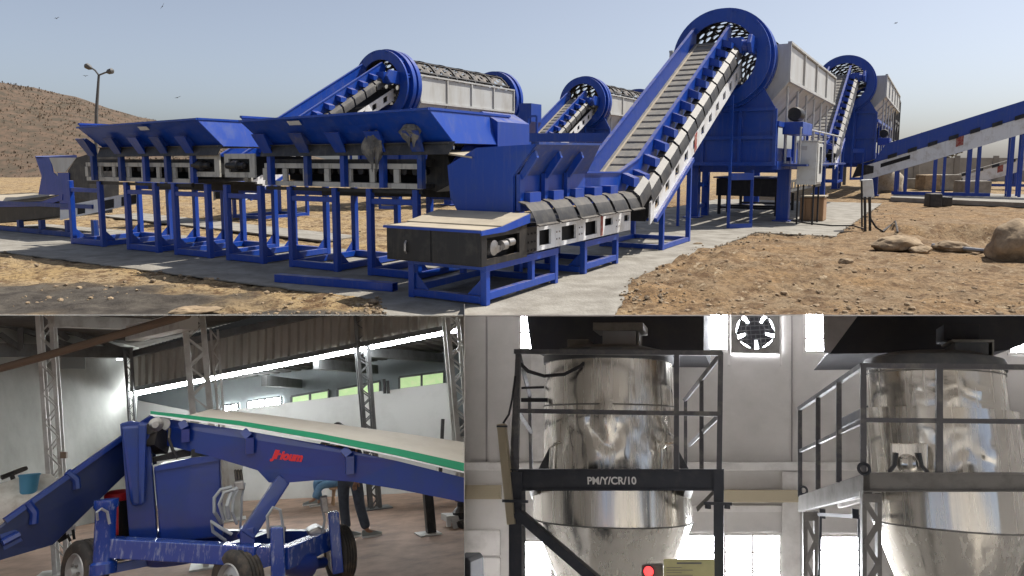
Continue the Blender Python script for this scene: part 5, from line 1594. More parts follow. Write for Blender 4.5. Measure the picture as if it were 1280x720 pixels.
m = MB(); m.lathe(W(222, 701, 7.7), WU, [(0, 0), (.26, 0), (.28, .06), (.2, .12), (0, .12)], 20, ref=WY); obj_c('turntable', m, SB, T, True)
m = MB(); m.prism([W(385, 665, 7.5), W(398, 658, 7.5), W(410, 664, 7.5), W(408, 671, 7.5), W(388, 673, 7.5)], WY * .3); obj_c('pump', m, M['steel'], T, bevel=.02)


def hose(pts, r=.02, mt='hose'):
    r *= .72
    m = MB(); m.tube([W(*p_) for p_ in pts], r, 7); obj_c('hose', m, M[mt], MCV, True)


hose([(282, 676, 7.2), (266, 664, 7.15), (264, 652, 7.1), (276, 660, 7.1), (290, 668, 7.1)])
hose([(277, 654, 7.3), (268, 640, 7.2), (268, 622, 7.2), (276, 612, 7.2), (290, 609, 7.2)], .022)
hose([(280, 650, 7.2), (274, 630, 7.15), (280, 616, 7.15), (292, 612, 7.15)])
hose([(296, 655, 7.2), (290, 640, 7.15), (292, 622, 7.2), (300, 606, 7.3)], .018)
hose([(286, 648, 7.15), (284, 632, 7.1), (288, 618, 7.15), (296, 610, 7.2)], .025)
hose([(300, 660, 7.3), (302, 640, 7.25), (302, 622, 7.25), (306, 604, 7.4)], .014)
hose([(336, 672, 6.95), (334, 645, 6.9), (341, 634, 6.9), (350, 637, 6.9), (354, 660, 6.95), (354, 680, 6.95)], .018)
hose([(402, 672, 7.5), (406, 650, 7.45), (402, 630, 7.45), (408, 620, 7.5)], .018)
hose([(122, 650, 7.4), (121, 640, 7.35), (127, 636, 7.35), (134, 640, 7.4), (137, 655, 7.4)], .016)
for x in (296, 299.5, 303):
    m = MB(); m.tube([W(x, 606, 7.35), W(x - 2, 588, 7.6)], .012, 6); obj_c('valve_rod', m, M['black_steel'], T)
m = MB(); m.prism([W(292, 603, 7.25), W(304, 601, 7.25), W(306, 612, 7.25), W(294, 613, 7.25)], WY * .15); obj_c('valve_block', m, M['steel'], T, bevel=.01)
m = MB(); m.prism([W(401, 622, 7.4), W(409, 620, 7.4), W(411, 641, 7.4), W(403, 641, 7.4)], WY * .12); obj_c('valve_block', m, M['steel'], T, bevel=.01)


def wheel(px, py, d, R, wdt, yaw, tilt=0.0):
    c = W(px, py, d); ax = (WX * -math.cos(yaw) - WY * math.sin(yaw) + WU * tilt).normalized()
    m = MB()
    prof = [(R * .62, wdt / 2 - .01), (R * .80, wdt / 2), (R * .93, wdt / 2 - .012), (R * .985, wdt / 2 - .03)]
    # ribbed tread
    x = wdt / 2 - .035
    rib = [(R, x)]
    nrib = 4
    for k in range(nrib):
        a = x - (2 * x) * k / nrib; b = x - (2 * x) * (k + 1) / nrib
        rib += [(R, a - .004), (R, b + .010), (R - .014, b + .008), (R - .014, b + .001)]
    prof += rib + [(R * .985, -wdt / 2 + .03), (R * .93, -wdt / 2 + .012), (R * .80, -wdt / 2), (R * .62, -wdt / 2 + .01), (R * .62, wdt / 2 - .01)]
    m.lathe(c, ax, prof, 40, ref=WU); ty = obj_c('wheel', m, M['tyre'], MCV, True)
    m = MB(); m.lathe(c, ax, [(R * .63, wdt / 2 - .02), (R * .58, wdt / 2 - .005), (R * .52, wdt / 2 - .05), (R * .30, wdt / 2 - .02), (R * .2, wdt / 2 - .02), (R * .17, wdt / 2 + .03), (0, wdt / 2 + .03)], 28, ref=WU); obj_c('rim', m, M['rim'], ty, True)
    m = MB()
    for k in range(6):
        a = k * math.pi / 3; e1 = ax.cross(WU).normalized(); e2 = ax.cross(e1)
        m.lathe(c + (e1 * math.cos(a) + e2 * math.sin(a)) * R * .26, ax, [(0, wdt / 2), (.012, wdt / 2), (.012, wdt / 2 - .02)], 6)
    obj_c('wheel_nut', m, M['steel'], ty)


wheel(106, 713, 7.75, .26, .20, .62)
wheel(297, 726, 7.0, .26, .20, .62)
wheel(425, 692, 7.75, .27, .17, .25)
# red-capped cylinder behind the tower
p = WG(146, 676)
T = thing('gas_cylinder', p, 'navy cylinder with red cap behind the blue tower', 'cylinder', rot=WROT); d_ = 8.15
m = MB(); m.prism([W(137, 625, d_), W(148, 625, d_), W(148, 669, d_), W(139, 669, d_)], WY * .02); obj_c('red_stripe', m, M['logo_red'], T)
m = MB(); m.lathe(W(146, 700, d_ + .2), WU, [(0, 0), (.11, 0), (.12, .05), (.12, .62), (0, .63)], 18, ref=WY); obj_c('body', m, M['black_steel'], T, True)
m = MB(); m.lathe(W(146, 626, d_ + .12), WU, [(.10, 0), (.115, .01), (.11, .07), (.07, .10), (0, .105)], 18, ref=WY); obj_c('cap', m, M['logo_red'], T, True)

# ------------------------------------------------------------------ people
def skin_mb(pts, edges, rad, base, ROT, sub=2):
    """one continuous skinned surface over a skeleton of joints"""
    me_ = bpy.data.meshes.new('tmp'); me_.from_pydata([Vector(p_) for p_ in pts], edges, [])
    o = bpy.data.objects.new('tmp', me_); COL.objects.link(o)
    sk = o.modifiers.new('skin', 'SKIN'); sk.use_smooth_shade = True
    for i, r in enumerate(rad):
        s_ = me_.skin_vertices[0].data[i]; s_.radius = (r, r) if not isinstance(r, tuple) else r; s_.use_root = (i == 0)
    ss = o.modifiers.new('sub', 'SUBSURF'); ss.levels = sub; ss.render_levels = sub
    dg = bpy.context.evaluated_depsgraph_get(); ev = bpy.data.meshes.new_from_object(o.evaluated_get(dg))
    m = MB(); m.v = [base + ROT @ v_.co for v_ in ev.vertices]; m.f = [tuple(p_.vertices) for p_ in ev.polygons]
    bpy.data.objects.remove(o); bpy.data.meshes.remove(me_); bpy.data.meshes.remove(ev)
    return m


def person(label, base, ROT, J, top_mat, leg_mat, holds=None):
    """J: joints in the person's own axes (x right, y away, z up)"""
    T = thing('person', base, label, 'person', rot=ROT)
    P_ = ['pelvis', 'waist', 'chest', 'neck', 'chin', 'crown', 'hipL', 'kneeL', 'ankL', 'toeL', 'hipR', 'kneeR', 'ankR', 'toeR', 'shL', 'elL', 'wrL', 'shR', 'elR', 'wrR']
    idx = {n_: i for i, n_ in enumerate(P_)}
    E = [('pelvis', 'waist'), ('waist', 'chest'), ('chest', 'neck'), ('neck', 'chin'), ('chin', 'crown'), ('pelvis', 'hipL'), ('hipL', 'kneeL'), ('kneeL', 'ankL'), ('ankL', 'toeL'), ('pelvis', 'hipR'), ('hipR', 'kneeR'), ('kneeR', 'ankR'), ('ankR', 'toeR'), ('chest', 'shL'), ('shL', 'elL'), ('elL', 'wrL'), ('chest', 'shR'), ('shR', 'elR'), ('elR', 'wrR')]
    rad = [.12, .12, .14, .055, .085, .085, .085, .055, .038, .035, .085, .055, .038, .035, .065, .045, .03, .065, .045, .03]
    body = obj_c('body', skin_mb([J[n_] for n_ in P_], [(idx[a], idx[b]) for a, b in E], rad, base, ROT), M['skin'], T, True)
    pl = ['pelvis', 'hipL', 'kneeL', 'cufL', 'hipR', 'kneeR', 'cufR', 'waist']
    J = dict(J)
    for s_ in 'LR': J['cuf' + s_] = Vector(J['knee' + s_]).lerp(Vector(J['ank' + s_]), .93)
    ip = {n_: i for i, n_ in enumerate(pl)}
    obj_c('trousers', skin_mb([J[n_] for n_ in pl], [(ip[a], ip[b]) for a, b in (('pelvis', 'hipL'), ('hipL', 'kneeL'), ('kneeL', 'cufL'), ('pelvis', 'hipR'), ('hipR', 'kneeR'), ('kneeR', 'cufR'), ('pelvis', 'waist'))], [.14, .105, .08, .075, .105, .08, .075, .13], base, ROT), M[leg_mat], T, True)
    sl = ['waist', 'pelvis', 'chest', 'col', 'shL', 'slL', 'shR', 'slR']
    J['col'] = Vector(J['chest']).lerp(Vector(J['neck']), .8)
    for s_ in 'LR': J['sl' + s_] = Vector(J['sh' + s_]).lerp(Vector(J['el' + s_]), .9)
    ip = {n_: i for i, n_ in enumerate(sl)}
    obj_c('shirt', skin_mb([J[n_] for n_ in sl], [(ip[a], ip[b]) for a, b in (('waist', 'pelvis'), ('waist', 'chest'), ('chest', 'col'), ('chest', 'shL'), ('shL', 'slL'), ('chest', 'shR'), ('shR', 'slR'))], [.145, .15, .165, .075, .085, .07, .085, .07], base, ROT), M[top_mat], T, True)
    # hair cap, ears, nose and eyes
    cr, ch = Vector(J['crown']), Vector(J['chin']); up = (cr - ch).normalized(); face = Vector(J['face']).normalized(); sidev = face.cross(up).normalized()
    hc = cr - up * .035 - face * .012
    m = MB()
    nu_, nv_ = 16, 8
    for j in range(nv_ + 1):
        for i in range(nu_):
            a, b = 2 * math.pi * i / nu_, math.pi * .62 * j / nv_
            q = hc + (sidev * math.cos(a) + face * math.sin(a)) * (.105 * math.sin(b)) + up * (.115 * math.cos(b))
            if math.sin(a) > .3 and j > 5: q = q + up * .05
            m.v.append(base + ROT @ q)
    m.f = [(j * nu_ + i, j * nu_ + (i + 1) % nu_, (j + 1) * nu_ + (i + 1) % nu_, (j + 1) * nu_ + i) for j in range(nv_) for i in range(nu_)]
    obj_c('hair', m, M['hair'], T, True)
    hm = ch + up * .10
    m = MB(); f0 = hm + face * .085
    m.add([base + ROT @ q for q in (f0 + up * .03, f0 + sidev * .016 - up * .012, f0 - sidev * .016 - up * .012, f0 + face * .025 - up * .012)], [(0, 1, 3), (0, 3, 2), (1, 2, 3), (0, 2, 1)])
    for s_ in (-1, 1):
        e = hm + sidev * s_ * .092; m.lathe(base + ROT @ e, ROT @ sidev, [(0, -.01), (.028, -.008), (.03, .008), (0, .01)], 10)
    obj_c('nose_and_ears', m, M['skin'], body, True)
    m = MB()
    for s_ in (-1, 1):
        e = hm + sidev * s_ * .034 + face * .083 + up * .032; m.lathe(base + ROT @ e, ROT @ face, [(0, .012), (.012, .006), (.012, -.01), (0, -.012)], 8)
    m.bar(base + ROT @ (hm + face * .086 - up * .045 - sidev * .022), base + ROT @ (hm + face * .086 - up * .045 + sidev * .022), .008, .01, ROT @ up)
    obj_c('eyes_and_mouth', m, M['hair'], body)
    for s_ in 'LR':
        w_, e_ = Vector(J['wr' + s_]), Vector(J['el' + s_]); dv = (w_ - e_).normalized(); pn = dv.cross(face); 
        if pn.length < .1: pn = dv.cross(Vector((0, 0, 1)))
        pn.normalize(); fw = pn.cross(dv).normalized()
        pts = [w_, w_ + dv * .05, w_ + dv * .09]; eds = [(0, 1), (1, 2)]; rr = [.026, .032, .03]
        for k, (o_, ln) in enumerate(((-.028, .062), (-.010, .075), (.010, .07), (.027, .055))):
            b0 = len(pts); pts += [w_ + dv * .10 + fw * o_, w_ + dv * (.10 + ln * .55) + fw * o_ * 1.1 + pn * .010, w_ + dv * (.10 + ln) + fw * o_ * 1.1 + pn * .032]; eds += [(2, b0), (b0, b0 + 1), (b0 + 1, b0 + 2)]; rr += [.0105, .0095, .008]
        b0 = len(pts); pts += [w_ + dv * .045 + fw * .040, w_ + dv * .08 + fw * .058 + pn * .01, w_ + dv * .105 + fw * .060 + pn * .02]; eds += [(1, b0), (b0, b0 + 1), (b0 + 1, b0 + 2)]; rr += [.013, .011, .009]
        obj_c('hand', skin_mb(pts, eds, rr, base, ROT, 1), M['skin'], T, True)
        a_, t_ = Vector(J['ank' + s_]), Vector(J['toe' + s_]); fd_ = (t_ - a_); fd_.z = 0; fd_.normalize(); sdv = Vector((-fd_.y, fd_.x, 0)); g = Vector((a_.x, a_.y, a_.z - .085))
        def foot(z0, z1, gr):
            pr = [(-.075, .036), (.02, .040), (.13, .052), (.19, .040), (.215, .012)]
            lo = [g + fd_ * a + sdv * (w2 + gr) + Vector((0, 0, z0)) for a, w2 in pr] + [g + fd_ * a - sdv * (w2 + gr) + Vector((0, 0, z0)) for a, w2 in reversed(pr)]
            hi = []
            for i2, q in enumerate(lo):
                along = (q - g).dot(fd_); h_ = z1 if z1 < .04 else (.105 if along < .05 else .105 - (along - .05) * .33)
                hi.append(Vector((q.x, q.y, g.z + h_)) if z1 < .04 else Vector(((q.x + (g + fd_ * along).x) / 2, (q.y + (g + fd_ * along).y) / 2, g.z + h_)))
            mm = MB(); n_ = len(lo); mm.v = [base + ROT @ q for q in lo + hi]; mm.f = [tuple(range(n_)), tuple(range(n_, 2 * n_))] + [(i2, (i2 + 1) % n_, n_ + (i2 + 1) % n_, n_ + i2) for i2 in range(n_)]
            return mm
        sh = obj_c('shoe', foot(.024, .1, .0), M['shoe'], T, True); obj_c('sole', foot(.0, .025, .006), M['sole'], sh)
    return T


_b = WG(450, 672)
J1 = dict(pelvis=(-.14, 0, .92), waist=(-.17, .0, 1.06), chest=(-.22, .02, 1.28), neck=(-.25, .03, 1.46), chin=(-.25, .02, 1.56), crown=(-.26, .03, 1.70), hipL=(-.22, .05, .88), kneeL=(-.21, .10, .49), ankL=(-.17, .16, .085), toeL=(-.03, .12, .04), hipR=(-.04, -.06, .88), kneeR=(.00, -.06, .48), ankR=(.10, -.06, .085), toeR=(.25, -.06, .04),
          shL=(-.36, .16, 1.38), elL=(-.34, .22, 1.10), wrL=(-.20, .20, .95), shR=(-.06, -.12, 1.38), elR=(.03, -.16, 1.12), wrR=(-.05, -.20, .90), face=(.9, .3, -.1))
J1 = {k_: ((v_[0], v_[1], v_[2] * (.955 if v_[2] > .2 else 1)) if k_ != 'face' else v_) for k_, v_ in J1.items()}
person('standing man in dark shirt and slate trousers, half hidden by the boom', _b, WROT, J1, 'shirt', 'trousers')
_b = WG(410, 632)
J2 = dict(pelvis=(.22, 0, .48), waist=(.20, 0, .62), chest=(.10, 0, .86), neck=(.02, 0, 1.02), chin=(-.02, 0, 1.10), crown=(-.05, 0, 1.24), hipL=(.17, .10, .46), kneeL=(-.24, .12, .50), ankL=(-.14, .12, .085), toeL=(-.28, .12, .04), hipR=(.17, -.10, .46), kneeR=(-.16, -.10, .42), ankR=(-.30, -.12, .15), toeR=(-.44, -.12, .10),
          shL=(.10, .17, .96), elL=(-.08, .20, .72), wrL=(-.26, .14, .66), shR=(.10, -.17, .96), elR=(-.06, -.20, .72), wrR=(-.24, -.13, .62), face=(-.95, -.2, -.2))
person('seated man in light blue jeans bending on a wooden stool', _b, WROT, J2, 'denim', 'denim')
T = thing('stool', _b + WX * .24, 'pale wooden stool under the seated man', 'stool', rot=WROT)
sb = _b + WX * .24
m = MB(); m.hexa([sb - WX * .2 - WY * .15 + WU * .31, sb + WX * .2 - WY * .15 + WU * .31, sb + WX * .2 + WY * .15 + WU * .31, sb - WX * .2 + WY * .15 + WU * .31], [sb - WX * .2 - WY * .15 + WU * .35, sb + WX * .2 - WY * .15 + WU * .35, sb + WX * .2 + WY * .15 + WU * .35, sb - WX * .2 + WY * .15 + WU * .35]); obj_c('seat', m, M['stool'], T, bevel=.006)
for a, b in ((-.14, -.1), (.14, -.1), (-.14, .1), (.14, .1)):
    m = MB(); m.bar(sb + WX * a + WY * b, sb + WX * a * .8 + WY * b * .8 + WU * .31, .045, .045, WY); obj_c('leg', m, M['stool'], T)

# ================================================================== THE TANK HALL (lower right)
TY = ray(930, 560).normalized()
TX = (RT - TY * RT.dot(TY)).normalized()
TUV = TX.cross(TY).normalized()
TROT = Matrix((TX, TY, TUV)).transposed()
CLIP = (EYE, -_n)
_n2 = ray(X_DIV + .9, 300).cross(ray(X_DIV + .9, 700)).normalized()
if _n2.x < 0: _n2 = -_n2
CLIP = (EYE, -_n2)


def Tt(x, y, d):
    r = ray(x, y); return EYE + r * (d / r.dot(TY))


def proj(p):
    d = p - EYE; z = d.dot(FW); return CX + FPX * d.dot(RT) / z, CY - FPX * d.dot(UPV) / z


M['t_wall'] = mat('tank_hall_plaster', (0.49, 0.47, 0.45), 0.85, 0, (0.40, 0.38, 0.36), .9, .35, .7)
M['t_bounce'] = mat('white_bounce_wall', (0.78, 0.76, 0.72), 0.85)  # pale so the added wall behind the viewer brightens the tank reflections
M['t_trim'] = mat('tank_hall_pale_trim', (0.56, 0.54, 0.52), 0.8, 0, (0.44, 0.42, 0.40), 3)
M['t_line'] = mat('tank_hall_conduit', (0.24, 0.22, 0.215), 0.7)
M['t_tan'] = mat('tan_fitting', (0.36, 0.31, 0.22), 0.6)
M['t_floor'] = mat('tank_hall_floor', (0.50, 0.48, 0.45), 0.6, 0, (0.4, 0.38, 0.35), 2)
M['hood'] = mat('sooty_hood', (0.016, 0.017, 0.024), 0.7, 0, (0.03, 0.028, 0.03), 3)
M['hood_sheet'] = mat('galvanised_sheet', (0.33, 0.33, 0.35), 0.5, .3, (0.25, 0.25, 0.26), 2)
M['navy'] = mat('navy_grey_steel', (0.030, 0.034, 0.045), 0.45, 0, (0.06, 0.06, 0.065), 6, .5, .8)
M['rail_grey'] = mat('worn_grey_rail', (0.085, 0.085, 0.095), 0.5, 0, (0.20, 0.19, 0.17), 5, .5, .75)
M['deck_grey'] = mat('worn_grey_deck_beam', (0.20, 0.19, 0.175), 0.55, 0, (0.12, 0.11, 0.10), 4)
M['white_letter'] = mat('white_lettering', (0.8, 0.8, 0.78), 0.7)
M['sign_yellow'] = mat('pale_yellow_board', (0.66, 0.61, 0.30), 0.5, 0, (0.56, 0.52, 0.25), 5)
M['red_glow'] = mat('red_pilot_light', (0.7, 0.02, 0.02), 0.3, emit=(1.0, 0.05, 0.05), estr=2.0)
M['window_glow'] = mat('bright_window_pane', (0.8, 0.8, 0.82), 0.4, emit=(0.93, 0.95, 1.0), estr=42.0)
M['lid'] = mat('grey_lid', (0.075, 0.08, 0.09), 0.5, 0.2, (0.12, 0.12, 0.12), 5)

# brushed stainless steel, slightly streaked
sm = bpy.data.materials.new('stainless_steel'); sm.use_nodes = True
nt = sm.node_tree; b_ = nt.nodes['Principled BSDF']; b_.inputs['Metallic'].default_value = 1.0
b_.inputs['Base Color'].default_value = (0.77, 0.735, 0.67, 1)
tc = nt.nodes.new('ShaderNodeTexCoord'); mp = nt.nodes.new('ShaderNodeMapping'); mp.inputs['Scale'].default_value = (9, 9, .35)
nt.links.new(tc.outputs['Object'], mp.inputs['Vector'])
nz = nt.nodes.new('ShaderNodeTexNoise'); nz.inputs['Scale'].default_value = 2.2; nz.inputs['Detail'].default_value = 7
nt.links.new(mp.outputs[0], nz.inputs['Vector'])
mr = nt.nodes.new('ShaderNodeMapRange'); mr.inputs['From Min'].default_value = .3; mr.inputs['From Max'].default_value = .7; mr.inputs['To Min'].default_value = .12; mr.inputs['To Max'].default_value = .34
nt.links.new(nz.outputs['Fac'], mr.inputs['Value']); nt.links.new(mr.outputs[0], b_.inputs['Roughness'])
bp = nt.nodes.new('ShaderNodeBump'); bp.inputs['Strength'].default_value = .02; bp.inputs['Distance'].default_value = .02
nt.links.new(nz.outputs['Fac'], bp.inputs['Height']); nt.links.new(bp.outputs[0], b_.inputs['Normal'])
M['stainless'] = sm

WD = 13.6
# shell of the hall
m = MB(); m.prism([Tt(500, 384, WD), Tt(1500, 384, WD), Tt(1500, 980, WD), Tt(500, 980, WD)], TY * .2); wall = obj_c('tank_hall_wall', m, M['t_wall'], kind='structure')
m = MB(); c_ = EYE - TUV * 3.0; m.prism([c_ - TX * 12 + TY * WD, c_ + TX * 12 + TY * WD, c_ + TX * 12 - TY * 4, c_ - TX * 12 - TY * 4], TUV * -.1); obj_c('tank_hall_floor', m, M['t_floor'], kind='structure')
m = MB(); q = Tt(1460, 560, WD); m.prism([q - TUV * 3, q + TUV * 2.5, q + TUV * 1.0 - TY * 6.5, q - TUV * 3 - TY * 6.5], TX * .15); obj_c('tank_hall_side_wall', m, M['t_wall'], kind='structure')
m = MB(); m.prism([Vector((-1, 10.7, -.55)), Vector((14, 10.7, -.55)), Vector((16, 18, -.55)), Vector((-2, 18, -.55))], ZUP * -.06); obj_c('tank_hall_ceiling', m, M['t_trim'], kind='structure')
# added unseen slab keeping sky off the tanks, pale wall bouncing light on them
m = MB(); lo_ = [EYE + ray(X_DIV + 1, 393.6) * 2.6, EYE + ray(2400, 393.6) * 2.6, EYE + ray(1800, 393.9) * 7.9, EYE + ray(X_DIV + 1, 393.9) * 7.9]
m.prism(lo_, Vector((0, 0, -.004))); obj_c('added_sky_blocker', m, M['t_trim'], kind='structure')
m = MB(); c_ = EYE - TUV * 3.0 - TY * 2.4; m.prism([c_ - TX * 9, c_ + TX * 12, c_ + TX * 12 + TUV * 3.6, c_ - TX * 9 + TUV * 3.6], TY * -.1); obj_c('added_bounce_wall', m, M['t_bounce'], kind='structure')
# partition between shed and hall
m = MB(); a0, a1 = 5.0, 21.0
pl = []
for xx in (X_DIV + .05, X_DIV + .85):
    pl.append([EYE + ray(xx, 380) * a0, EYE + ray(xx, 1000) * a0, EYE + ray(xx, 1000) * a1, EYE + ray(xx, 380) * a1])
m.hexa(pl[0], pl[1]); obj('partition_wall', m, M['t_wall'], kind='structure')


def tb(m, x0, y0, x1, y1, d, th): return m.prism([Tt(x0, y0, d), Tt(x1, y0, d), Tt(x1, y1, d), Tt(x0, y1, d)], TY * th)


def tthing(name, label, x, y, d, cat, group=None): return thing(name, Tt(x, y, d), label, cat, group, rot=TROT)


# ledge, pilasters, conduits
T = tthing('wall_ledge', 'pale concrete ledge running along the hall wall', 900, 590, WD, 'ledge'); m = MB(); tb(m, 500, 578, 1400, 588, WD - .12, .12); obj_c('ledge', m, M['t_trim'], T, bevel=.01)
for x0, x1, lb in ((607, 612, 'thin conduit down the hall wall at the far left'), (989, 992, 'thin conduit down the hall wall right of the fan')):
    T = tthing('conduit', lb, x0, 590, WD, 'conduit'); m = MB(); tb(m, x0, 380, x0 + 1.6, 577, WD - .03, .03); obj_c('pipe', m, M['t_line'], T)
T = tthing('pilaster', 'plaster pilaster at the left end of the hall wall', 640, 700, WD, 'pilaster'); m = MB(); tb(m, 664, 440, 684, 577, WD - .10, .10); obj_c('shaft', m, M['t_trim'], T)
T = tthing('pilaster', 'plaster pilaster below the fan, right of the first tank', 985, 700, WD, 'pilaster'); m = MB(); tb(m, 978, 590, 1000, 960, WD - .08, .08); obj_c('shaft', m, M['t_trim'], T)
T = tthing('wall_grille', 'tan ventilation grille low on the left of the hall wall', 600, 665, WD, 'grille')
m = MB(); tb(m, 560, 606.5, 626, 624, WD - .05, .05); obj_c('frame', m, M['t_tan'], T)
for k in range(5):
    m = MB(); tb(m, 562, 609 + k * 3, 624, 610.5 + k * 3, WD - .07, .02); obj_c('slat', m, M['t_tan'], T)
for k, (y0, y1) in enumerate(((663, 694), (697, 735))):
    T = tthing('wall_panel', 'recessed plaster panel at lower left of the hall wall, %s one' % ('upper' if k == 0 else 'lower'), 600, y1, WD, 'panel'); m = MB(); tb(m, 550, y0, 625, y1, WD - .03, .03); obj_c('panel', m, M['t_trim'], T, bevel=.008)
T = tthing('cable_tray', 'horizontal pale tray on the wall between the tanks', 950, 615, WD, 'tray'); m = MB(); tb(m, 905, 612.5, 1000, 628, WD - .14, .14); obj_c('tray', m, M['t_tan'], T, bevel=.01)
T = tthing('wall_beam', 'lilac grey downstand beam above the lower windows', 940, 640, WD, 'beam'); m = MB(); tb(m, 864, 632, 977, 640, WD - .06, .06); obj_c('beam', m, M['t_trim'], T)


def window(label, x0, y0, x1, y1, nx, ny):
    T = tthing('window', label, (x0 + x1) / 2, y1, WD, 'window', 'bright windows of the tank hall')
    for i in range(nx):
        for j in range(ny):
            m = MB(); a, b = x0 + (x1 - x0) * i / nx, x0 + (x1 - x0) * (i + 1) / nx; c, d = y0 + (y1 - y0) * j / ny, y0 + (y1 - y0) * (j + 1) / ny
            tb(m, a + .4, c + .4, b - .4, d - .4, WD - .02, .015); obj_c('pane', m, M['window_glow'], T)
    m = MB()
    for i in range(nx + 1):
        a = x0 + (x1 - x0) * i / nx; w = 1.9 if i in (0, nx) else 1.6; tb(m, a - w, y0 - 1.5, a + w, y1 + 1.5, WD - .05, .045)
    for j in range(ny + 1):
        c = y0 + (y1 - y0) * j / ny; tb(m, x0 - 1.5, c - (1.8 if j in (0, ny) else 1.1), x1 + 1.5, c + (1.8 if j in (0, ny) else 1.1), WD - .052, .044)
    obj_c('frame', m, M['t_trim'], T)


window('narrow bright window at upper left behind the dark hood', 649, 372, 668, 437, 1, 3)
window('bright upper window left of the fan', 880, 372, 911, 438, 1, 4)
window('bright upper window between fan and second hood', 1006, 372, 1042, 440, 1, 4)
window('bright upper window at the far right edge', 1262, 380, 1330, 442, 2, 3)
window('narrow bright lower window behind the left post', 652, 676, 690, 760, 1, 5)
window('bright lower window behind the cone of the first tank', 838, 668, 894, 760, 1, 4)
window('wide bright lower window between the two tanks', 906, 668, 976, 760, 2, 4)
window('bright lower window inside the second platform frame', 1022, 670, 1078, 760, 1, 5)

# exhaust fan in its frame
T = tthing('exhaust_fan', 'square exhaust fan high on the wall between the tanks', 944, 438, WD, 'fan')
fc = Tt(944, 413, WD - .02)
m = MB(); tb(m, 915, 384, 974, 441, WD - .03, .02); obj_c('daylight', m, M['window_glow'], T)
m = MB()
# plate with a round opening
nseg = 32; ri = (Tt(970, 413, WD) - Tt(944, 413, WD)).length
corner = [Tt(914, 383, WD - .14), Tt(975, 383, WD - .14), Tt(975, 441, WD - .14), Tt(914, 441, WD - .14)]
fcc = Tt(944, 413, WD - .14)
def sq(a):
    c, s = math.cos(a), math.sin(a); k = 1 / max(abs(c), abs(s)); return c * k, s * k
inner, outer = [], []
hx, hy = (corner[1] - corner[0]) / 2, (corner[0] - corner[3]) / 2; cc = (corner[0] + corner[2]) / 2
for k in range(nseg):
    a = 2 * math.pi * k / nseg + math.pi / 4
    inner.append(fcc + (TX * math.cos(a) + TUV * math.sin(a)) * ri * .93); p_ = sq(a); outer.append(cc + hx * p_[0] + hy * p_[1])
o_ = len(m.v); m.v += inner + outer + [p_ + TY * .12 for p_ in inner] + [p_ + TY * .12 for p_ in outer]
for k in range(nseg):
    j = (k + 1) % nseg; m.f += [(k, j, nseg + j, nseg + k), (k, j, 2 * nseg + j, 2 * nseg + k), (nseg + k, nseg + j, 3 * nseg + j, 3 * nseg + k)]
obj_c('shroud', m, M['deck_grey'], T)
m = MB(); m.lathe(fcc + TY * .02, TY, [(0, -.06), (.15, -.05), (.18, .0), (.18, .06), (0, .06)], 18); obj_c('motor', m, M['hood'], T, True)
for k in range(5):
    a = k * 2 * math.pi / 5 + .3; e1 = TX * math.cos(a) + TUV * math.sin(a); e2 = TX * -math.sin(a) + TUV * math.cos(a); p_ = fcc + TY * .06
    m = MB(); m.plate([p_ + e1 * .1 - e2 * .06, p_ + e1 * ri * .85 - e2 * .17 + TY * .03, p_ + e1 * ri * .85 + e2 * .17 - TY * .03, p_ + e1 * .1 + e2 * .06], .012); obj_c('blade', m, M['hood'], T)
m = MB()
for k in range(9):
    o2 = (k - 4) / 4.5; h_ = math.sqrt(max(.02, 1 - o2 * o2)) * ri * .92
    m.bar(fcc + TX * o2 * ri - TUV * h_ - TY * .03, fcc + TX * o2 * ri + TUV * h_ - TY * .03, .012, .012, TY); m.bar(fcc + TUV * o2 * ri - TX * h_ - TY * .035, fcc + TUV * o2 * ri + TX * h_ - TY * .035, .012, .012, TY)
obj_c('guard', m, M['rail_grey'], T)
for x in (911, 976):
    m = MB(); tb(m, x - 1.5, 386, x + 1.5, 457, WD - .16, .05); obj_c('bracket', m, M['t_trim'], T)

# hoods
T = tthing('exhaust_hood', 'black exhaust hood above the first tank', 770, 437, 11, 'hood'); m = MB(); m.prism([Tt(655, 360, 10.8), Tt(880, 360, 10.8), Tt(879.5, 438, 10.8), Tt(664, 438, 10.8), Tt(660, 410, 10.8)], TY * 2.4); obj_c('shell', m, M['hood'], T)
T = tthing('exhaust_hood', 'black flared hood above the second tank with grey left sheet', 1180, 440, 11, 'hood'); m = MB(); m.prism([Tt(1095, 360, 10.6), Tt(1400, 360, 10.6), Tt(1400, 385, 10.6), Tt(1262, 437, 10.6), Tt(1240, 440, 10.6), Tt(1120, 448, 10.6), Tt(1116, 441, 10.6), Tt(1035, 442.5, 10.6)], TY * 2.2); obj_c('shell', m, M['hood'], T)
m = MB(); m.prism([Tt(1028, 360, 10.55), Tt(1098, 360, 10.55), Tt(1038, 441, 10.55), Tt(1030, 441, 10.55)], TY * .04); obj_c('side_sheet', m, M['hood_sheet'], T)

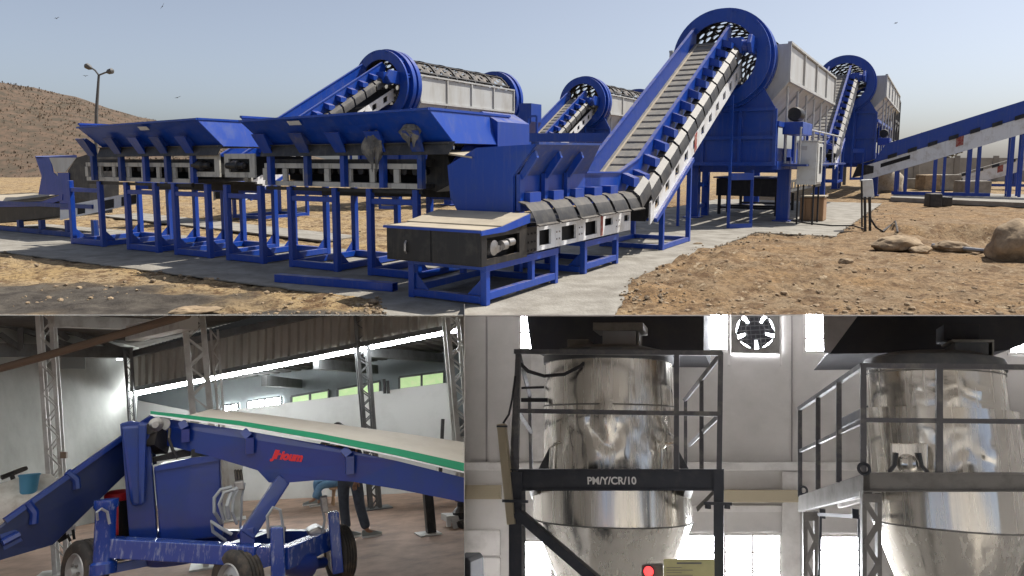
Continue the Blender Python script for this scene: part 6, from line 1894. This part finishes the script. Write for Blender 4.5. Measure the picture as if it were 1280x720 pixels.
# ------------------------------------------------------------------ tanks
def tank(label, cx, d, k, levels, agit, lug_x):
    """levels: (y, half width in picture px) from the top down"""
    cc_ = .28; up = cam_vec(k, 1, cc_).normalized()
    c0 = Tt(cx, 600, d)
    def hgt(y):
        lo, hi = -4.0, 4.0
        for _ in range(40):
            mid = (lo + hi) / 2
            if proj(c0 + up * mid)[1] > y: lo = mid
            else: hi = mid
        return lo
    def rad(w): return (Tt(cx + w, 560, d) - Tt(cx - w, 560, d)).length / 2 * .985
    ROT_ = Matrix((TX, TX.cross(up).normalized() * -1, up)); ux = (TX - up * TX.dot(up)).normalized(); uy = up.cross(ux)
    ROT_ = Matrix((ux, uy, up)).transposed()
    T = thing('stainless_tank', c0 + up * hgt(760), label, 'tank', 'stainless steel tanks', rot=ROT_)
    for name, (y0, w0), (y1, w1), dent in levels:
        h0, h1 = hgt(y0), hgt(y1); r0, r1 = rad(w0), rad(w1); m = MB(); na, nr = 120, 36
        for j in range(nr + 1):
            t = j / nr
            for i in range(na):
                a = 2 * math.pi * i / na; q = Vector((math.cos(a) * 2, math.sin(a) * 2, cx * .01))
                r = r0 + (r1 - r0) * t
                r += .007 * noise.noise(q * 2.3 + Vector((0, 0, t * .5))) + .0035 * noise.noise(q * 6.1 + Vector((3, 1, t * .8)))
                if dent:
                    w = math.exp(-((t - .62) / .28) ** 2) * max(0, -math.sin(a)) ** 1.2
                    q2 = Vector((math.cos(a) * 2.6, t * 2.0, cx * .02)); n1 = noise.noise(q2 * 1.5); n2 = noise.noise(q2 * 3.1)
                    r += dent * w * (abs(n1) * 1.6 - .35 + .45 * abs(n2))
                m.v.append(c0 + up * (h0 + (h1 - h0) * t) + (ux * math.cos(a) + uy * math.sin(a)) * r)
        m.f = [(j * na + i, j * na + (i + 1) % na, (j + 1) * na + (i + 1) % na, (j + 1) * na + i) for j in range(nr) for i in range(na)]
        o = obj_c(name, m, M['stainless'], T, True)
        o.data.polygons.foreach_set('use_smooth', [True] * len(o.data.polygons))
    # seams
    for y, w in agit['seams']:
        m = MB(); m.lathe(c0 + up * hgt(y), up, [(rad(w) - .01, -.010), (rad(w) + .006, -.008), (rad(w) + .006, .008), (rad(w) - .01, .010)], 96, ref=TY); obj_c('weld_seam', m, M['deck_grey'], T, True)
    # lid
    y, w = agit['lid']; h = hgt(y); R_ = rad(w)
    m = MB(); m.lathe(c0 + up * h, up, [(R_ - .02, -.03), (R_ + .025, -.03), (R_ + .03, .05), (R_ + .01, .10), (R_ * .7, .17), (R_ * .3, .20), (0, .21)], 72, ref=TY); obj_c('lid', m, M['lid'], T, True)
    for (x0, y0, x1, y1, dd, th, mt) in agit['boxes']:
        m = MB(); tb(m, x0, y0, x1, y1, d + dd, th); obj_c('agitator_drive', m, M[mt], T, bevel=.01)
    # lugs: welded arches and their gussets
    for (x0, x1, y0, y1, s) in lug_x:
        m = MB(); dd = d - rad(80) * .80
        m.tube([Tt(x0, y1, dd), Tt(x0 + (x1 - x0) * .05, y0 + 6, dd), Tt(x0 + (x1 - x0) * .3, y0, dd - .03), Tt(x0 + (x1 - x0) * .75, y0, dd - .03), Tt(x1, y0 + 7, dd), Tt(x1, y1, dd)], .022, 8); obj_c('lug', m, M['stainless'], T, True)
        m = MB(); a = x0 if s < 0 else x1
        m.prism([Tt(a, y0 + 4, dd + .1), Tt(a + s * 17, y1, dd + .1), Tt(a, y1, dd + .1)], TY * .02); obj_c('gusset', m, M['lid'], T)
    return T, up, c0, hgt, rad


tank('dented stainless tank on the dark platform lettered in white', 763, 9.6, .015,
     [('upper_shell', (452, 81), (594, 84), .055), ('lower_shell', (592, 97), (649, 97), 0), ('cone', (649.5, 97), (800, 38), 0)],
     {'seams': [(509, 83), (649, 97.2)], 'lid': (453, 81), 'boxes': [(741, 403, 804, 413, -.1, .5, 'deck_grey'), (753, 413, 795, 440, -.05, .4, 'hood_sheet'), (796, 415, 799, 440, -.05, .3, 'deck_grey'), (709, 424, 736, 440, .0, .3, 'deck_grey')]},
     [(688, 716, 553, 590, -1), (826, 846, 555, 590, 1)])
TANK2 = tank('stainless tank at the right edge on the grey platform', 1180, 9.6, .055,
     [('upper_shell', (463, 89), (516, 89), .012), ('middle_shell', (514, 99), (600, 100), .018), ('lower_shell', (596, 97), (657, 96), 0), ('cone', (657.5, 96), (790, 52), 0)],
     {'seams': [(516, 89.5), (657, 96.4), (470, 89.4)], 'lid': (462, 89), 'boxes': [(1193, 427, 1236, 448, -.1, .45, 'lid'), (1190, 424, 1243, 427.5, -.12, .5, 'deck_grey'), (1186, 447, 1246, 450, -.12, .5, 'lid'), (1240, 427, 1243, 448, -.1, .4, 'deck_grey'), (1180, 405, 1225, 425, .2, .4, 'hood')]},
     [])[0]
# boss plate with two curved feet on the second tank
T = TANK2
m = MB(); tb(m, 1114, 554, 1160, 590, 8.62, .05); obj_c('boss_plate', m, M['stainless'], T, bevel=.01)
for x in (1121, 1149):
    s = 1 if x < 1130 else -1
    m = MB(); m.tube([Tt(x - s * 10, 590, 8.58), Tt(x - s * 3, 582, 8.56), Tt(x, 566, 8.56)], .02, 7); obj_c('boss_foot', m, M['lid'], T, True)
m = MB(); m.lathe(Tt(1135, 580, 8.6), TY * -1, [(.0, .05), (.06, .045), (.10, .01), (.10, 0)], 20); obj_c('boss_cap', m, M['stainless'], T, True)

# ------------------------------------------------------------------ platforms
def rail_bar(m, a, b, w): return m.bar(Tt(*a), Tt(*b), w, w, TUV if abs(b[1] - a[1]) < abs(b[0] - a[0]) else TY)


T = tthing('work_platform', 'dark steel platform round the first tank with lettered front beam', 770, 720, 8.2, 'platform')
PFd = 8.3
m = MB(); m.prism([Tt(637, 588, PFd), Tt(905, 588, PFd), Tt(905, 613, PFd), Tt(637, 613, PFd)], TY * .07); tb(m, 637, 586.5, 905, 588, PFd - .04, .16); tb(m, 650, 611.5, 893, 613.5, PFd - .04, .16); obj_c('front_beam', m, M['navy'], T)
flat_text('lettering', 'PM/Y/CR/10', Tt(734, 605.2, PFd - .004), Tt(778, 605.2, PFd - .004) - Tt(734, 605.2, PFd - .004), TUV, .108, M['white_letter'], T, 0, .003)
m = MB(); tb(m, 636, 590, 652, 800, PFd - .05, .16); obj_c('post', m, M['navy'], T)
m = MB(); tb(m, 892, 588, 904.5, 800, PFd - .05, .16); obj_c('post', m, M['navy'], T)
m = MB(); m.bar(Tt(646, 640, PFd - .02), Tt(760, 738, PFd - .02), .10, .14, TY); obj_c('brace', m, M['navy'], T)
for (a, b, w, nm) in (((643, 439.5, PFd), (903, 441.5, PFd), .055, 'top_rail'), ((645, 513.5, PFd), (900, 517.5, PFd), .05, 'middle_rail')):
    m = MB(); rail_bar(m, a, b, w); obj_c(nm, m, M['rail_grey'], T)
for (x, y0, y1, xb) in ((648, 438, 590, 645), (846, 441, 589, 845.5), (901, 440, 590, 899)):
    m = MB(); rail_bar(m, (x, y0, PFd + .01), (xb, y1, PFd + .01), .055); obj_c('rail_post', m, M['rail_grey'], T)
m = MB(); rail_bar(m, (648, 437, PFd + .05), (640, 590, PFd + .05), .05); obj_c('rail_post', m, M['rail_grey'], T)
# rails running back along both sides
for (a, b, nm) in (((900, 444, PFd), (856, 500, 10.6), 'top_rail'), ((899, 519, PFd), (862, 556, 10.6), 'middle_rail'), ((648, 440, PFd), (662, 494, 10.6), 'top_rail'), ((648, 514, PFd), (664, 540, 10.6), 'middle_rail')):
    m = MB(); rail_bar(m, a, b, .045); obj_c(nm, m, M['rail_grey'], T)
m = MB(); rail_bar(m, (877, 475, 9.4), (877, 600, 9.4), .05); obj_c('rail_post', m, M['rail_grey'], T)
m = MB(); rail_bar(m, (857, 499, 10.6), (857, 600, 10.6), .045); obj_c('rail_post', m, M['rail_grey'], T)
m = MB(); rail_bar(m, (662, 493, 10.6), (664, 590, 10.6), .045); obj_c('rail_post', m, M['rail_grey'], T)
m = MB(); m.bar(Tt(652, 500, 9.2), Tt(684, 500, 9.2), .05, .05, TUV); m.bar(Tt(652, 485, 9.4), Tt(680, 484, 9.4), .03, .03, TUV); obj_c('tie_bar', m, M['hood'], T)
m = MB()
for x in (665, 862):
    m.bar(Tt(x, 604, PFd + .1), Tt(x + (8 if x < 700 else -8), 632, 11.0), .09, .10, TUV)
m.prism([Tt(870, 634, 9.2), Tt(893, 611, 8.45), Tt(893, 617, 8.45), Tt(872, 640, 9.2)], TY * .04)
obj_c('side_beam', m, M['deck_grey'], T)
m = MB(); rail_bar(m, (880, 629, PFd - .1), (915, 630, PFd - .1), .03); m.tube([Tt(885, 630, PFd - .1), Tt(885, 636, PFd - .1)], .03, 6); m.tube([Tt(909, 630, PFd - .1), Tt(909, 636, PFd - .1)], .03, 6); obj_c('clamp', m, M['navy'], T)
T = tthing('hose', 'black hose drooping from the left rail post to the first tank lid', 690, 470, 8.6, 'hose')
m = MB(); m.tube([Tt(651, 455, 8.4), Tt(660, 464, 8.5), Tt(680, 470, 8.7), Tt(705, 468, 8.7), Tt(725, 458, 8.75), Tt(740, 445, 8.9)], .022, 8); obj_c('hose', m, M['hood'], T, True)
T = tthing('channel_post', 'slanting tan channel post left of the dark platform', 630, 720, 8.0, 'post')
m = MB(); m.bar(Tt(627, 530, 8.25), Tt(640, 655, 8.25), .09, .10, TY); obj_c('post', m, M['t_tan'], T)
m = MB(); m.bar(Tt(621, 533, 8.2), Tt(634, 533, 8.2), .02, .02, TY); obj_c('bolt', m, M['navy'], T)
m = MB(); m.bar(Tt(628, 626, 8.2), Tt(660, 627, 8.2), .03, .03, TY); obj_c('bolt', m, M['navy'], T)
m = MB(); m.tube([Tt(629, 529, 8.25), Tt(636, 518, 8.25), Tt(640, 500, 8.25), Tt(644, 470, 8.25)], .012, 6); obj_c('cable', m, M['hood'], T, True)
T = tthing('control_box', 'small grey control box with a glowing red button below the first tank', 815, 720, 8.0, 'control box')
m = MB(); tb(m, 802, 706.5, 829, 735, 8.0, .12); obj_c('box', m, M['deck_grey'], T, bevel=.008)
m = MB(); m.lathe(Tt(811, 714, 7.995), TY * -1, [(.062, 0), (.062, .02), (.05, .022)], 22); obj_c('bezel', m, M['navy'], T, True)
m = MB(); m.lathe(Tt(811, 714, 7.995), TY * -1, [(.048, .0), (.048, .03), (.03, .04), (0, .042)], 22); obj_c('button', m, M['red_glow'], T, True)
T = tthing('notice_board', 'pale yellow notice board with a slot beside the red button', 860, 720, 7.95, 'sign')
m = MB(); tb(m, 829.5, 699, 893, 740, 7.9, .02); obj_c('board', m, M['sign_yellow'], T)
m = MB(); tb(m, 846, 703, 877, 705, 7.895, .004); obj_c('slot', m, M['deck_grey'], T)
m = MB()
for k in range(4): tb(m, 833, 709 + k * 3.2, 852 + (k % 2) * 14, 710 + k * 3.2, 7.896, .003)
obj_c('print_line', m, M['t_tan'], T)
T = tthing('bin', 'black rounded bin at the lower left corner of the tank hall', 585, 720, 9, 'bin'); m = MB(); m.prism([Tt(560, 697, 9), Tt(584, 697, 9), Tt(588, 703, 9), Tt(589, 760, 9), Tt(560, 760, 9)], TY * .5); obj_c('body', m, M['hood'], T, bevel=.02)

# second platform, seen at its corner
T = tthing('work_platform', 'worn grey platform with railing round the right tank', 1180, 720, 8.2, 'platform')
Q = 8.2; QB = 11.2
m = MB(); m.prism([Tt(1079, 592, Q), Tt(1330, 593, Q), Tt(1330, 614, Q), Tt(1079, 614, Q)], TY * .06); tb(m, 1079, 590.8, 1330, 592.3, Q - .05, .16); tb(m, 1079, 613.5, 1330, 615, Q - .05, .16); obj_c('front_beam', m, M['deck_grey'], T)
m = MB(); m.prism([Tt(1079, 592, Q), Tt(998, 620, QB), Tt(998, 637, QB), Tt(1079, 614, Q)], TX * .06); m.prism([Tt(1079, 614, Q), Tt(998, 637, QB), Tt(1004, 637, QB), Tt(1090, 614, Q)], TUV * -.03); obj_c('side_beam', m, M['deck_grey'], T)
for (a, b) in (((1079, 618, Q + .1), (1040, 627, QB)), ((1095, 618, Q + .3), (1050, 632, QB))):
    m = MB(); m.bar(Tt(*a), Tt(*b), .06, .06, TUV); obj_c('deck_joist', m, M['t_trim'], T)
m = MB()
for x in (1010, 1083):
    pass
rail_bar(m, (1024, 643, QB - .3), (1078, 646, Q + .4), .04); m.bar(Tt(1028, 636, QB - .3), Tt(1028, 648, QB - .3), .07, .07, TY); m.bar(Tt(1069, 636, Q + .5), Tt(1069, 648, Q + .5), .06, .06, TY); rail_bar(m, (1026, 646, QB - .3), (1022, 800, QB - .3), .03); rail_bar(m, (1074, 646, Q + .5), (1075, 800, Q + .5), .03)
obj_c('tie_rod', m, M['navy'], T)
for (x0, x1, d_, y0) in ((1078, 1102, Q, 617), (1004, 1023, QB, 640)):
    for x in (x0, x1 - 5):
        m = MB(); tb(m, x, y0, x + 5.5, 900, d_, .16); obj_c('truss_post', m, M['deck_grey'], T)
    m = MB(); tb(m, x0, y0, x1, y0 + 11, d_ - .02, .02); n = 8; st = 26.0
    for k in range(n):
        a, b = (x0 + 4, x1 - 4) if k % 2 == 0 else (x1 - 4, x0 + 4)
        m.bar(Tt(a, y0 + 11 + k * st, d_ - .015), Tt(b, y0 + 11 + (k + 1) * st, d_ - .015), .05, .02, TY)
    obj_c('truss_lacing', m, M['deck_grey'], T)
for (a, b, w, nm) in (((1078, 457, Q), (1330, 459.5, Q), .05, 'top_rail'), ((1079, 525, Q), (1330, 527.5, Q), .045, 'middle_rail'), ((1078, 457, Q), (999, 511, QB), .05, 'top_rail'), ((1078, 527, Q), (1000, 564, QB), .04, 'middle_rail')):
    m = MB(); rail_bar(m, a, b, w); obj_c(nm, m, M['rail_grey'], T)
for (x, y0, y1, d_) in ((1079, 456, 592, Q), (1174, 459, 592, Q), (1048.5, 477, 603, 9.1), (1022.5, 496, 612, 10.1), (1000, 510, 621, QB)):
    m = MB(); rail_bar(m, (x, y0, d_), (x, y1, d_), .055); obj_c('rail_post', m, M['rail_grey'], T)
for (x, y, d_) in ((1080, 586, Q - .05), (1004, 613, QB - .05)):
    m = MB(); m.lathe(Tt(x, y, d_), TY, [(.05, -.015), (.065, 0), (.05, .015), (.035, 0), (.05, -.015)], 16); obj_c('eye_ring', m, M['navy'], T, True)
T = tthing('wall_pipe', 'short grey pipe stub on the wall beside the right tank', 1065, 530, 11, 'pipe'); m = MB(); m.bar(Tt(1056, 530, 11.2), Tt(1086, 516, 10.2), .16, .14, TUV); m.bar(Tt(1084, 507, 10.2), Tt(1087, 522, 10.2), .06, .2, TY); obj_c('pipe', m, M['lid'], T, bevel=.02)
CLIP = None
